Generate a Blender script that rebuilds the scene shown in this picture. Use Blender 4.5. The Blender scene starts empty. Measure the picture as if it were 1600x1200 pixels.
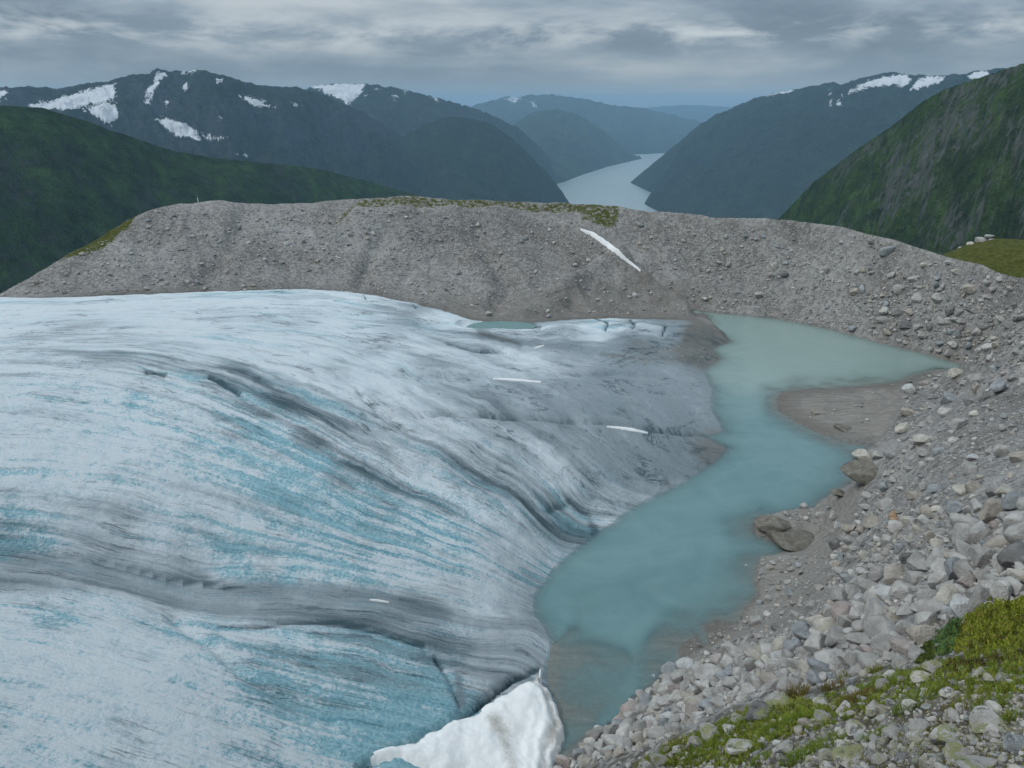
import bpy, math, random
import numpy as np

random.seed(7); RNG = np.random.default_rng(11)
scene = bpy.context.scene
R = math.radians

# ---------------------------------------------------------------- camera
CAM_Z, PITCH, FPX = 60.0, R(18.7), 1300.0          # metres above the meltwater lake; focal length in photo pixels
cam_d = bpy.data.cameras.new('camera'); cam = bpy.data.objects.new('camera', cam_d)
scene.collection.objects.link(cam); scene.camera = cam
cam.location = (0, 0, CAM_Z); cam.rotation_euler = (R(90) - PITCH, 0, 0)
cam_d.sensor_width = 36; cam_d.lens = 36 * FPX / 1600
cam_d.clip_start = 0.5; cam_d.clip_end = 200000

# ---------------------------------------------------------------- world: overcast sky
SUN_EL, SUN_AZ = R(46), R(-112)                      # azimuth measured from +Y towards +X
world = bpy.data.worlds.new('World'); scene.world = world; world.use_nodes = True
def build_world():
    nt = world.node_tree; N, L = nt.nodes, nt.links; N.clear()
    out = N.new('ShaderNodeOutputWorld'); bg = N.new('ShaderNodeBackground'); bg.inputs['Strength'].default_value = 0.1
    sky = N.new('ShaderNodeTexSky'); sky.sky_type = 'NISHITA'; sky.sun_disc = False
    sky.sun_elevation = SUN_EL; sky.sun_rotation = SUN_AZ; sky.altitude = 1000
    tc = N.new('ShaderNodeTexCoord'); sep = N.new('ShaderNodeSeparateXYZ'); L.new(tc.outputs['Generated'], sep.inputs[0])
    def math_(op, a, b=None, clamp=False):
        n = N.new('ShaderNodeMath'); n.operation = op; n.use_clamp = clamp
        for i, v in enumerate((a, b)):
            if v is None: continue
            if isinstance(v, (int, float)): n.inputs[i].default_value = v
            else: L.new(v, n.inputs[i])
        return n.outputs[0]
    def noise(scale, loc, detail=6, rough=0.55, dist=0.0):
        mp = N.new('ShaderNodeMapping'); mp.inputs['Scale'].default_value = scale; mp.inputs['Location'].default_value = loc
        L.new(tc.outputs['Generated'], mp.inputs[0])
        n = N.new('ShaderNodeTexNoise'); n.inputs['Scale'].default_value = 1; n.inputs['Detail'].default_value = detail
        n.inputs['Roughness'].default_value = rough; n.inputs['Distortion'].default_value = dist
        L.new(mp.outputs[0], n.inputs['Vector']); return n.outputs['Fac']
    def ramp(fac, stops):
        r = N.new('ShaderNodeValToRGB'); e = r.color_ramp.elements
        while len(e) < len(stops): e.new(0.5)
        for k, (p, c) in enumerate(stops):
            e[k].position = p; e[k].color = (*c, 1) if len(c) == 3 else c
        L.new(fac, r.inputs[0]); return r.outputs[0]
    def mix(f, a, b, mode='MIX'):
        n = N.new('ShaderNodeMix'); n.data_type = 'RGBA'; n.blend_type = mode
        if isinstance(f, (int, float)): n.inputs[0].default_value = f
        else: L.new(f, n.inputs[0])
        for v, i in ((a, 6), (b, 7)):
            if isinstance(v, tuple): n.inputs[i].default_value = (*v, 1)
            else: L.new(v, n.inputs[i])
        return n.outputs[2]
    z = sep.outputs['Z']
    big = noise((2.6, 2.6, 15), (0.9, 1.7, 0.52), 9, 0.52, 0.25)
    fine = noise((9, 9, 34), (3.1, 0.2, 1.0), 9, 0.6, 0.25)
    t = math_('ADD', math_('MULTIPLY', big, 0.72), math_('MULTIPLY', fine, 0.28))
    cloud = ramp(t, [(0.40, (0.112, 0.145, 0.182)), (0.49, (0.155, 0.195, 0.238)), (0.56, (0.228, 0.268, 0.305)), (0.64, (0.35, 0.38, 0.395))])
    # torn bright cloud base, a layer at the same height all round the sky
    band = math_('SUBTRACT', 1, math_('MULTIPLY', math_('ABSOLUTE', math_('SUBTRACT', z, 0.070)), 42), True)
    torn = math_('MULTIPLY', band, ramp(fine, [(0.44, (0, 0, 0)), (0.62, (1, 1, 1))]))
    cloud = mix(math_('MULTIPLY', torn, 0.85), cloud, (0.47, 0.50, 0.505))
    # pale stratus sheet beneath it towards the horizon
    low = math_('SUBTRACT', 1, math_('MULTIPLY', z, 24), True)
    cloud = mix(math_('MULTIPLY', low, 0.85), cloud, (0.285, 0.335, 0.365))
    # overcast luminance: about three times brighter overhead than at the horizon
    zc = math_('MAXIMUM', z, 0)
    lum = math_('ADD', 1.0, math_('MULTIPLY', zc, 3.4))
    lum = math_('MULTIPLY', lum, 10.0)
    comb = N.new('ShaderNodeCombineXYZ')
    for i in range(3): L.new(lum, comb.inputs[i])
    cloud = mix(1.0, cloud, comb.outputs[0], 'MULTIPLY')
    col = mix(0.93, sky.outputs[0], cloud)
    L.new(col, bg.inputs['Color']); L.new(bg.outputs[0], out.inputs['Surface'])
build_world()

sun_d = bpy.data.lights.new('sun', 'SUN'); sun_d.energy = 1.2; sun_d.angle = R(12); sun_d.color = (1, 0.965, 0.92)
sun = bpy.data.objects.new('sun', sun_d); scene.collection.objects.link(sun)
sun.location = (0, 0, 300); sun.rotation_euler = (R(90) - SUN_EL, 0, R(180) - SUN_AZ)
scene.view_settings.view_transform = 'Standard'; scene.view_settings.look = 'None'
scene.view_settings.exposure = 0.18; scene.view_settings.gamma = 1.0; scene.view_settings.use_curve_mapping = False
scene.cycles.use_denoising = True; scene.cycles.max_bounces = 5; scene.cycles.diffuse_bounces = 2; scene.cycles.glossy_bounces = 2; scene.cycles.use_adaptive_sampling = True; scene.cycles.adaptive_threshold = 0.02; scene.cycles.volume_bounces = 0
scene.cycles.transparent_max_bounces = 8

# ---------------------------------------------------------------- helpers: camera geometry of the photograph
SP, CP = math.sin(PITCH), math.cos(PITCH)
def rays(px, py):
    dx = (np.asarray(px, float) - 800) / FPX; dy = (600 - np.asarray(py, float)) / FPX
    x = dx; y = CP + dy * SP; z = -SP + dy * CP
    h = np.hypot(x, y)
    return x / h, y / h, z / h                        # per metre of horizontal distance
def project(x, y, z):
    z = z - CAM_Z
    f = y * CP - z * SP; u = y * SP + z * CP
    f = np.maximum(f, 0.1)
    return 800 + FPX * x / f, 600 - FPX * u / f
def at_d(px, py, d):
    x, y, z = rays(px, py); return x * d, y * d, CAM_Z + z * d
def at_z(px, py, zz):
    x, y, z = rays(px, py); d = (zz - CAM_Z) / z; return x * d, y * d, zz + 0 * d

# ---------------------------------------------------------------- helpers: numpy noise
def _h(ix, iy, seed):
    n = (ix.astype(np.int64) * 374761393 + iy.astype(np.int64) * 668265263 + seed * 974711) & 0x7fffffff
    n = ((n ^ (n >> 13)) * 1274126177) & 0x7fffffff
    n = ((n ^ (n >> 16)) * 2246822519) & 0x7fffffff
    return ((n ^ (n >> 15)) & 0xffff) / 65535.0
def perlin(x, y, seed=0):
    x = np.asarray(x, float); y = np.asarray(y, float)
    ix = np.floor(x); iy = np.floor(y); fx = x - ix; fy = y - iy
    u = fx * fx * fx * (fx * (fx * 6 - 15) + 10); v = fy * fy * fy * (fy * (fy * 6 - 15) + 10)
    def g(ox, oy):
        a = _h(ix + ox, iy + oy, seed) * 2 * math.pi
        return np.cos(a) * (fx - ox) + np.sin(a) * (fy - oy)
    a = g(0, 0) * (1 - u) + g(1, 0) * u; b = g(0, 1) * (1 - u) + g(1, 1) * u
    return (a * (1 - v) + b * v) * 1.5
def fbm(x, y, oct=5, seed=0, gain=0.5, ridged=False):
    s = 0; a = 1; t = 0
    for k in range(oct):
        n = perlin(x * 2 ** k + 13.7 * k, y * 2 ** k - 7.3 * k, seed + k)
        if ridged: n = 1 - 2 * np.abs(n)
        s = s + a * n; t += a; a *= gain
    return s / t
def sstep(a, b, x):
    t = np.clip((x - a) / (b - a), 0, 1); return t * t * (3 - 2 * t)

class TPS:
    def __init__(s, pts, val, reg=1e-3):
        p = np.asarray(pts, float); s.c = p.mean(0); s.k = np.abs(p - s.c).max(); p = (p - s.c) / s.k; s.p = p
        n = len(p); K = s.ker(p, p) + reg * np.eye(n); P = np.c_[np.ones(n), p]
        A = np.block([[K, P], [P.T, np.zeros((3, 3))]])
        s.w = np.linalg.solve(A, np.r_[np.asarray(val, float), 0, 0, 0])
    def ker(s, a, b):
        d2 = ((a[:, None, :] - b[None]) ** 2).sum(-1); return 0.5 * d2 * np.log(d2 + 1e-12)
    def __call__(s, x, y):
        q = (np.c_[np.ravel(x), np.ravel(y)] - s.c) / s.k; out = np.empty(len(q))
        for i in range(0, len(q), 40000):
            b = q[i:i + 40000]; out[i:i + 40000] = s.ker(b, s.p) @ s.w[:-3] + np.c_[np.ones(len(b)), b] @ s.w[-3:]
        return out.reshape(np.shape(x))
def line_dist(x, y, poly, closed=False):
    p = np.asarray(poly, float); q = np.roll(p, -1, 0) if closed else p[1:]; p = p if closed else p[:-1]
    best = np.full(np.shape(x), 1e18)
    for (ax, ay), (bx, by) in zip(p, q):
        ux, uy = bx - ax, by - ay; l = ux * ux + uy * uy + 1e-12
        t = np.clip(((x - ax) * ux + (y - ay) * uy) / l, 0, 1)
        best = np.minimum(best, (x - ax - t * ux) ** 2 + (y - ay - t * uy) ** 2)
    return np.sqrt(best)
def inside(x, y, poly):
    p = np.asarray(poly, float); q = np.roll(p, -1, 0); c = np.zeros(np.shape(x), bool)
    for (ax, ay), (bx, by) in zip(p, q):
        if ay == by: continue
        c ^= ((ay > y) != (by > y)) & (x < (bx - ax) * (y - ay) / (by - ay) + ax)
    return c
def sdist(x, y, poly):                                # positive inside
    d = line_dist(x, y, poly, True); return np.where(inside(x, y, poly), d, -d)

def px_line(line, m=45):
    a = np.asarray(line, float); out = np.full(PX.shape, 1e3)
    k = (PX > a[:, 0].min() - m) & (PX < a[:, 0].max() + m) & (PY > a[:, 1].min() - m) & (PY < a[:, 1].max() + m)
    out[k] = line_dist(PX[k], PY[k], a); return out
def px_area(poly, m=30):
    a = np.asarray(poly, float); out = np.full(PX.shape, -1e3)
    k = (PX > a[:, 0].min() - m) & (PX < a[:, 0].max() + m) & (PY > a[:, 1].min() - m) & (PY < a[:, 1].max() + m)
    out[k] = sdist(PX[k], PY[k], a); return out

# ---------------------------------------------------------------- helpers: objects
COL = scene.collection
def mesh_obj(name, co, faces, mat=None, parent=None, attrs=None, smooth=True):
    """faces: (n,3) or (n,4) int array, or list of lists"""
    me = bpy.data.meshes.new(name)
    co = np.asarray(co, np.float32)
    if isinstance(faces, np.ndarray):
        nf, k = faces.shape
        me.vertices.add(len(co)); me.vertices.foreach_set('co', co.ravel())
        me.loops.add(nf * k); me.loops.foreach_set('vertex_index', faces.astype(np.int32).ravel())
        me.polygons.add(nf); me.polygons.foreach_set('loop_start', np.arange(0, nf * k, k, dtype=np.int32))
        me.update(calc_edges=True)
    else:
        me.from_pydata(co.tolist(), [], faces); me.update()
    me.polygons.foreach_set('use_smooth', np.full(len(me.polygons), smooth, bool))
    for an, (kind, data) in (attrs or {}).items():
        a = me.attributes.new(an, kind, 'POINT')
        key = {'FLOAT': 'value', 'FLOAT_VECTOR': 'vector', 'FLOAT_COLOR': 'color'}[kind]
        a.data.foreach_set(key, np.asarray(data, np.float32).ravel())
    if mat: me.materials.append(mat)
    me.validate()
    o = bpy.data.objects.new(name, me); COL.objects.link(o); o.parent = parent
    return o
def grid_faces(nu, nv):
    i = np.arange(nu * nv).reshape(nu, nv)
    return np.stack([i[:-1, :-1], i[1:, :-1], i[1:, 1:], i[:-1, 1:]], -1).reshape(-1, 4)
def masked_grid(name, X, Y, Z, keep, mat, attrs):
    nu, nv = X.shape; f = grid_faces(nu, nv); k = keep.ravel()
    f = f[k[f].any(1)]
    used = np.zeros(nu * nv, bool); used[f.ravel()] = True
    new = np.cumsum(used) - 1
    co = np.c_[X.ravel(), Y.ravel(), Z.ravel()][used]
    at = {}
    for n, (kind, d) in attrs.items():
        d = np.asarray(d); at[n] = (kind, d.reshape(nu * nv, -1)[used])
    return mesh_obj(name, co, new[f], mat, attrs=at)
def tag(o, label, cat, group=None):
    o['label'] = label; o['category'] = cat
    if group: o['group'] = group
    return o
def struct(o, label=None):
    o['kind'] = 'structure'
    if label: o['label'] = label
    return o
def stuff(o, label=None):
    o['kind'] = 'stuff'
    if label: o['label'] = label
    return o

# ---------------------------------------------------------------- helpers: materials
class Mat:
    def __init__(s, name):
        s.m = bpy.data.materials.new(name); s.m.use_nodes = True; s.nt = s.m.node_tree; s.N = s.nt.nodes; s.L = s.nt.links
        s.bsdf = s.N['Principled BSDF']; s.out = s.N['Material Output']; s.bsdf.inputs['Specular IOR Level'].default_value = 0.25
        s.tc = s.N.new('ShaderNodeTexCoord')
    def set(s, k, v):
        if isinstance(v, (int, float)): s.bsdf.inputs[k].default_value = v
        elif isinstance(v, tuple): s.bsdf.inputs[k].default_value = (*v, 1)
        else: s.L.new(v, s.bsdf.inputs[k])
    def math(s, op, a, b=None, clamp=False):
        n = s.N.new('ShaderNodeMath'); n.operation = op; n.use_clamp = clamp
        for i, v in enumerate((a, b)):
            if v is None: continue
            if isinstance(v, (int, float)): n.inputs[i].default_value = v
            else: s.L.new(v, n.inputs[i])
        return n.outputs[0]
    def vec(s, src, scale=(1, 1, 1), rot=(0, 0, 0)):
        m = s.N.new('ShaderNodeMapping'); m.inputs['Scale'].default_value = scale; m.inputs['Rotation'].default_value = rot
        s.L.new(src, m.inputs[0]); return m.outputs[0]
    def noise(s, vec, scale, detail=4, rough=0.55, dist=0.0):
        n = s.N.new('ShaderNodeTexNoise'); n.inputs['Scale'].default_value = scale; n.inputs['Detail'].default_value = detail
        n.inputs['Roughness'].default_value = rough; n.inputs['Distortion'].default_value = dist
        s.L.new(vec, n.inputs['Vector']); return n.outputs['Fac']
    def voro(s, vec, scale, out='Distance', feature='F1', rnd=1.0):
        n = s.N.new('ShaderNodeTexVoronoi'); n.feature = feature; n.inputs['Scale'].default_value = scale; n.inputs['Randomness'].default_value = rnd
        s.L.new(vec, n.inputs['Vector']); return n.outputs[out]
    def attr(s, name, out='Fac'):
        n = s.N.new('ShaderNodeAttribute'); n.attribute_name = name; return n.outputs[out]
    def sep(s, v):
        n = s.N.new('ShaderNodeSeparateXYZ'); s.L.new(v, n.inputs[0]); return n.outputs
    def ramp(s, fac, stops):
        r = s.N.new('ShaderNodeValToRGB'); e = r.color_ramp.elements
        while len(e) < len(stops): e.new(0.5)
        for k, (p, c) in enumerate(stops):
            if isinstance(c, (int, float)): c = (c, c, c)
            e[k].position = p; e[k].color = (*c, 1)
        s.L.new(fac, r.inputs[0]); return r.outputs[0]
    def step(s, fac, a, b):
        n = s.N.new('ShaderNodeMapRange'); n.interpolation_type = 'SMOOTHSTEP'; n.inputs['From Min'].default_value = a; n.inputs['From Max'].default_value = b
        s.L.new(fac, n.inputs['Value']); return n.outputs[0]
    def mix(s, f, a, b, mode='MIX'):
        n = s.N.new('ShaderNodeMix'); n.data_type = 'RGBA'; n.blend_type = mode
        if isinstance(f, (int, float)): n.inputs[0].default_value = f
        else: s.L.new(f, n.inputs[0])
        for v, i in ((a, 6), (b, 7)):
            if isinstance(v, tuple): n.inputs[i].default_value = (*v, 1)
            else: s.L.new(v, n.inputs[i])
        return n.outputs[2]
    def bump(s, h, strength, dist):
        n = s.N.new('ShaderNodeBump'); n.inputs['Strength'].default_value = strength; n.inputs['Distance'].default_value = dist
        s.L.new(h, n.inputs['Height']); s.L.new(n.outputs[0], s.bsdf.inputs['Normal'])

# ================================================================ NEAR TERRAIN (lake level is z = 0)
LAKE_PX = [(862, 1215), (880, 1195), (892, 1175), (926, 1146), (962, 1122), (970, 1097), (1000, 1082), (1032, 1058), (1058, 1036), (1062, 1008), (1086, 992), (1106, 1008), (1098, 978),
    (1122, 966), (1150, 974), (1162, 950), (1184, 930), (1180, 902), (1190, 872), (1230, 860), (1258, 856), (1212, 850), (1176, 832), (1180, 812), (1216, 805), (1266, 798), (1292, 776), (1312, 764),
    (1332, 750), (1324, 734), (1340, 722), (1336, 708), (1362, 697), (1330, 694), (1290, 681), (1242, 660), (1216, 642), (1212, 625), (1220, 613), (1262, 608), (1332, 605), (1402, 597), (1432, 586),
    (1470, 577), (1500, 581), (1538, 578), (1514, 571), (1442, 551), (1390, 539), (1310, 517), (1240, 502), (1180, 494), (1098, 487), (1110, 500), (1128, 518), (1140, 534), (1112, 545), (1126, 560), (1100, 580),
    (1110, 600), (1114, 640), (1130, 674), (1104, 683), (1136, 700), (1126, 715), (1080, 745), (1012, 780), (985, 796), (930, 836), (890, 866), (866, 886), (850, 910), (835, 930), (838, 958), (850, 976),
    (862, 1000), (852, 1040), (856, 1070), (866, 1105), (866, 1140), (848, 1215)]
LAKE = np.array([at_z(a, b, 0.0)[:2] for a, b in LAKE_PX])
# glacier margin: lake shore side, then the far margin against the moraine, then out of frame on the left
FAR_MARGIN = [(1140, 534, .3), (1118, 512, 1.0), (1060, 499, 2.0), (960, 497, 3.2), (870, 500, 4.0), (830, 504, 4.2), (740, 500, 4.4), (712, 492, 5.0), (690, 484, 5.4), (640, 472, 6.6), (600, 464, 7.6), (540, 455, 8.7), (480, 451, 9.5), (360, 454, 10.4), (250, 458, 11.0), (120, 464, 11.7), (0, 468, 12.0), (-150, 476, 12.5), (-320, 490, 13)]
far_w = [at_z(a, b, c) for a, b, c in FAR_MARGIN]
lake_side = [at_z(a, b, 0.0)[:2] for a, b in LAKE_PX[LAKE_PX.index((1140, 534)):]]
GLAC = np.array([p for p in lake_side[::-1]][::-1] + [(-5, 30), (-260, 30), (-420, 160)] + [(p[0], p[1]) for p in far_w[::-1]][:-1])
CREST = [(-320, 540, 250), (-150, 505, 256), (0, 458, 264), (50, 432, 268), (95, 405, 273), (150, 374, 278), (200, 345, 283), (240, 326, 286), (280, 317, 288), (330, 313, 288), (390, 318, 287), (480, 319, 286),
    (540, 311, 286), (600, 309, 285), (650, 306, 285), (720, 312, 284), (800, 314, 284), (880, 318, 283), (960, 322, 282), (1020, 330, 280), (1100, 336, 277), (1110, 339, 276), (1200, 341, 272), (1270, 347, 268), (1320, 356, 263),
    (1400, 374, 253), (1450, 391, 245), (1490, 404, 238), (1540, 417, 229), (1600, 432, 219), (1700, 452, 204), (1850, 480, 190), (2050, 520, 170)]
ctl = []
def C(px, py, z=None, d=None):
    ctl.append(at_z(px, py, z) if z is not None else at_d(px, py, d))
for p in LAKE_PX: C(*p, z=0.0)
for p in far_w[1:]: ctl.append(p)
crest_w = [at_d(a, b, c) for a, b, c in CREST]
ctl += crest_w
for a in [(1600, 1200, 17), (1450, 1200, 20), (1300, 1200, 24), (1150, 1200, 29), (1000, 1198, 35), (1600, 1080, 23), (1450, 1100, 25.5), (1300, 1120, 29.5), (1150, 1150, 33),
          (905, 1199, 41), (1010, 1166, 38.5), (1150, 1098, 37.5), (1300, 1063, 37), (1430, 1030, 36), (1500, 968, 38), (1600, 942, 36), (1750, 900, 36),
          (1600, 900, 43), (1600, 850, 52), (1600, 800, 64), (1600, 750, 80), (1600, 700, 99), (1600, 650, 124), (1600, 600, 155), (1600, 550, 177), (1600, 500, 191), (1600, 470, 202), (1750, 700, 88), (1750, 620, 125), (1750, 560, 162),
          (1500, 900, 54), (1500, 850, 65), (1500, 800, 77), (1500, 700, 110), (1500, 650, 148), (1500, 610, 187), (1400, 940, 58), (1400, 900, 67), (1400, 800, 91), (1400, 700, 122), (1420, 630, 180),
          (1300, 1030, 54), (1300, 1000, 63), (1300, 900, 88), (1300, 815, 116), (1200, 1040, 66), (1200, 1000, 77), (1110, 1060, 72), (1000, 1135, 66.5), (940, 1175, 63), (1240, 920, 98), (1240, 830, 121)]:
    C(a[0], a[1], d=a[2])
for a in [(0, 1200, 12), (300, 1200, 9), (500, 1200, 5.6), (620, 1195, 3.4), (0, 1050, 13.5), (250, 1050, 11.2), (450, 1050, 7.8), (650, 1050, 4.2), (760, 1070, 1.8), (0, 885, 13.5), (250, 930, 9.8), (470, 950, 7), (700, 1000, 3.3), (800, 980, 1.3),
          (0, 760, 18), (250, 780, 15.2), (450, 830, 11), (650, 870, 6.2), (790, 890, 2.8), (0, 650, 20), (250, 660, 18), (450, 710, 14.5), (650, 770, 8.8), (800, 820, 4.6), (0, 560, 19), (250, 560, 18.5), (450, 590, 16), (650, 640, 12.5),
          (800, 680, 9), (950, 720, 4.6), (1050, 715, 2.1), (0, 500, 15.5), (250, 490, 15), (450, 500, 14), (600, 520, 12), (750, 560, 9.6), (900, 600, 7), (1030, 640, 3.4), (880, 540, 5.2), (1000, 560, 3.2), (1300, 650, .35), (1350, 630, .5), (1400, 618, .8), (1440, 602, .6), (1475, 590, .5), (1380, 670, .9), (1240, 640, .2), (-250, 1100, 15), (-250, 800, 18), (-250, 600, 20)]:
    C(a[0], a[1], z=a[2])
ctl += [(0, 0, 57.6), (15, 5, 55), (40, 0, 60), (60, 25, 46), (-14, 18, 30), (0, 30, 21), (-35, 20, 18), (-20, 40, 8), (0, 46, 6)]
ctl = np.array(ctl)
S_surf = TPS(ctl[:, :2], ctl[:, 2], reg=2e-5)
c_az = np.arctan2([p[0] for p in crest_w], [p[1] for p in crest_w]); c_r = np.hypot([p[0] for p in crest_w], [p[1] for p in crest_w]); c_z = np.array([p[2] for p in crest_w])

NT = 740
TH = np.linspace(R(-48), R(50), NT)
RR = np.r_[np.exp(np.linspace(math.log(6), math.log(120), 350))[:-1], np.linspace(120, 300, 280)[:-1], np.exp(np.linspace(math.log(300), math.log(2600), 40))]
NR = len(RR)
GT, GR = np.meshgrid(TH, RR, indexing='ij')
GX, GY = GR * np.sin(GT), GR * np.cos(GT)
rc = np.interp(GT, c_az, c_r); zc = np.interp(GT, c_az, c_z)
near = GR < rc + 3
S = np.zeros_like(GX); S[near] = S_surf(GX[near], GY[near])
over = GR - rc
tpsS = np.where(near, S, 0)
w = sstep(-1.5, 1.5, over)
S = np.where(near, tpsS, zc) * (1 - w) + w * (zc - 0.60 * np.maximum(over, 0) - 0.02 * np.minimum(np.maximum(over, 0), 3) ** 2)
S = np.maximum(S, -938)
nr_ = GR < 305
sdL = np.full(GX.shape, -200.0); sdL[nr_] = sdist(GX[nr_], GY[nr_], LAKE)                               # + inside the lake
sdG = np.full(GX.shape, -200.0); sdG[nr_] = sdist(GX[nr_], GY[nr_], GLAC)                               # + on the glacier
rag = np.zeros_like(GX); rag[nr_] = 1.1 * fbm(GX[nr_] / 5, GY[nr_] / 5, 4, 141, 0.6); sdG = sdG + rag; sdL = sdL - rag * (0.35 + 0.65 * (np.abs(sdG) < 8))
PX, PY = project(GX, GY, S)                             # where each terrain point shows in the photograph

# ---- land
lumps = fbm(GX / 16, GY / 16, 4, 3) * 1.7 + fbm(GX / 3.2, GY / 3.2, 4, 9) * 0.35
chute = fbm(GT * 42 + GR / 38 + 1.6 * fbm(GX / 30, GY / 30, 3, 5), GR / 60, 4, 21, 0.6) * 1.7             # erosion chutes down the moraine face
land_h = lumps * np.clip(GR / 130, 0.18, 1.0)
mor = sstep(150, 215, GR) * sstep(0.5, 12, -sdG) * sstep(0.5, 10, -sdL)
crest_fade = 0.55 + 0.45 * sstep(0, 12, np.abs(over))
land = S + land_h * crest_fade * (0.15 * sstep(0, 6, -sdL) + 0.85 * sstep(3, 30, -sdL)) * sstep(0, 5, -sdG) + chute * mor * crest_fade * sstep(0, 6, -over)
land += np.where(GR < 60, fbm(GX / 1.3, GY / 1.3, 4, 31) * 0.14 + fbm(GX / 5, GY / 5, 3, 77) * 0.35, 0) * sstep(60, 45, GR)
# gully that holds the snow streak, with the inner lobe on its left
GUL = [(880, 352), (912, 362), (950, 384), (1000, 424), (1040, 455), (1085, 488)]
gd = px_line(GUL)
mor2 = sstep(150, 215, GR) * sstep(0.5, 8, -sdG) * sstep(-1, 3, -sdL)
land -= 4.2 * np.exp(-(gd / 8) ** 2) * mor2
land += 4.8 * np.exp(-((px_line([(560, 350), (700, 348), (850, 352), (905, 372), (960, 412), (1010, 450), (1070, 490)])) / 17) ** 2) * mor2 * sstep(0, 10, -over)
land += 2.4 * np.exp(-((px_line([(880, 470), (820, 490), (930, 425), (985, 420)])) / 10) ** 2) * mor2 - 2.0 * np.exp(-((px_line([(760, 400), (800, 440), (770, 480)])) / 12) ** 2) * mor2 - 1.8 * np.exp(-((px_line([(600, 370), (570, 420), (560, 450)])) / 12) ** 2) * mor2 - 1.8 * np.exp(-((px_line([(1250, 370), (1230, 430), (1200, 490)])) / 12) ** 2) * mor2 - 1.6 * np.exp(-((px_line([(380, 340), (350, 400), (300, 450)])) / 14) ** 2) * mor2
# knoll of grass behind the ridge on the right
kx, ky, kz = at_d(1562, 374, 252)
ex = (GX - kx) * math.cos(0.55) - (GY - ky) * math.sin(0.55); ey = (GX - kx) * math.sin(0.55) + (GY - ky) * math.cos(0.55)
knoll = kz - np.where(ex < 0, 7.0 * (np.abs(ex) / 15) ** 1.5, 6 * (ex / 50) ** 2) - 4.0 * (ey / 16) ** 2 + fbm(GX / 4, GY / 4, 3, 55) * 0.5
is_knoll = (knoll > land) & (over > 2) & (GR < 330) & (GT > R(22))
land = np.where(is_knoll, knoll, land)
# lake bed, silt banks
shallow = np.zeros_like(GX); shn = fbm(GX / 6, GY / 6, 4, 171, 0.6)
for poly, a in (([(850, 1000), (900, 985), (965, 1010), (1000, 1040), (940, 1120), (890, 1200), (860, 1200), (850, 1080)], 1.0), ([(1040, 960), (1090, 945), (1120, 985), (1060, 1040), (1000, 1080), (975, 1040)], 0.75),
                ([(1120, 880), (1190, 850), (1190, 960), (1150, 990), (1090, 970)], 0.6), ([(1190, 600), (1225, 590), (1400, 590), (1400, 610), (1220, 630), (1260, 670), (1350, 700), (1290, 700), (1200, 660)], 0.85),
                ([(1120, 815), (1190, 790), (1190, 850), (1140, 850)], 0.7), ([(880, 940), (1000, 900), (1090, 880), (1100, 920), (1000, 960), (900, 990)], 0.6)):
    shallow = np.maximum(shallow, a * sstep(-26, 16, px_area(poly, 60) + 9 * shn))
bed_n = fbm(GX / 7, GY / 7, 4, 41)
depth = np.minimum(0.30 * np.maximum(sdL, 0), 4.5)
depth = depth * (1 - 0.9 * shallow) + np.maximum(sdL, 0).clip(0, 1) * shallow * (0.20 + 0.9 * bed_n) 
depth += 2.5 * np.exp(-np.abs(sdG) / 7) * (sdL > 0) * (1 - np.clip(1.15 * shallow, 0, 1))
depth = np.maximum(depth, np.minimum(0.06 * np.maximum(sdL, 0), 0.12))
ground = np.where(sdL > 0, -depth, np.maximum(land, np.where((sdG < 0) & (GR < 250) & (sdL > -60), 0.05 * np.clip(-sdL, 0, 6) + 0.0, -999)))
# undercut mud banks of the little spits
for poly, a in (([(1176, 812), (1215, 806), (1300, 790), (1290, 830), (1240, 850), (1180, 838)], 1.5), ([(1290, 775), (1340, 755), (1350, 790), (1290, 800)], 1.2), ([(1186, 868), (1250, 862), (1300, 880), (1280, 940), (1190, 945), (1178, 905)], 1.0)):
    ground += a * sstep(0, 9, px_area(poly)) * (sdL < 0) * (0.7 + 0.5 * fbm(GX / 5, GY / 5, 3, 91))
ground = np.where(sdG > 0, np.minimum(ground, S - 0.2 - 0.25 * sdG), ground)

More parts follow.
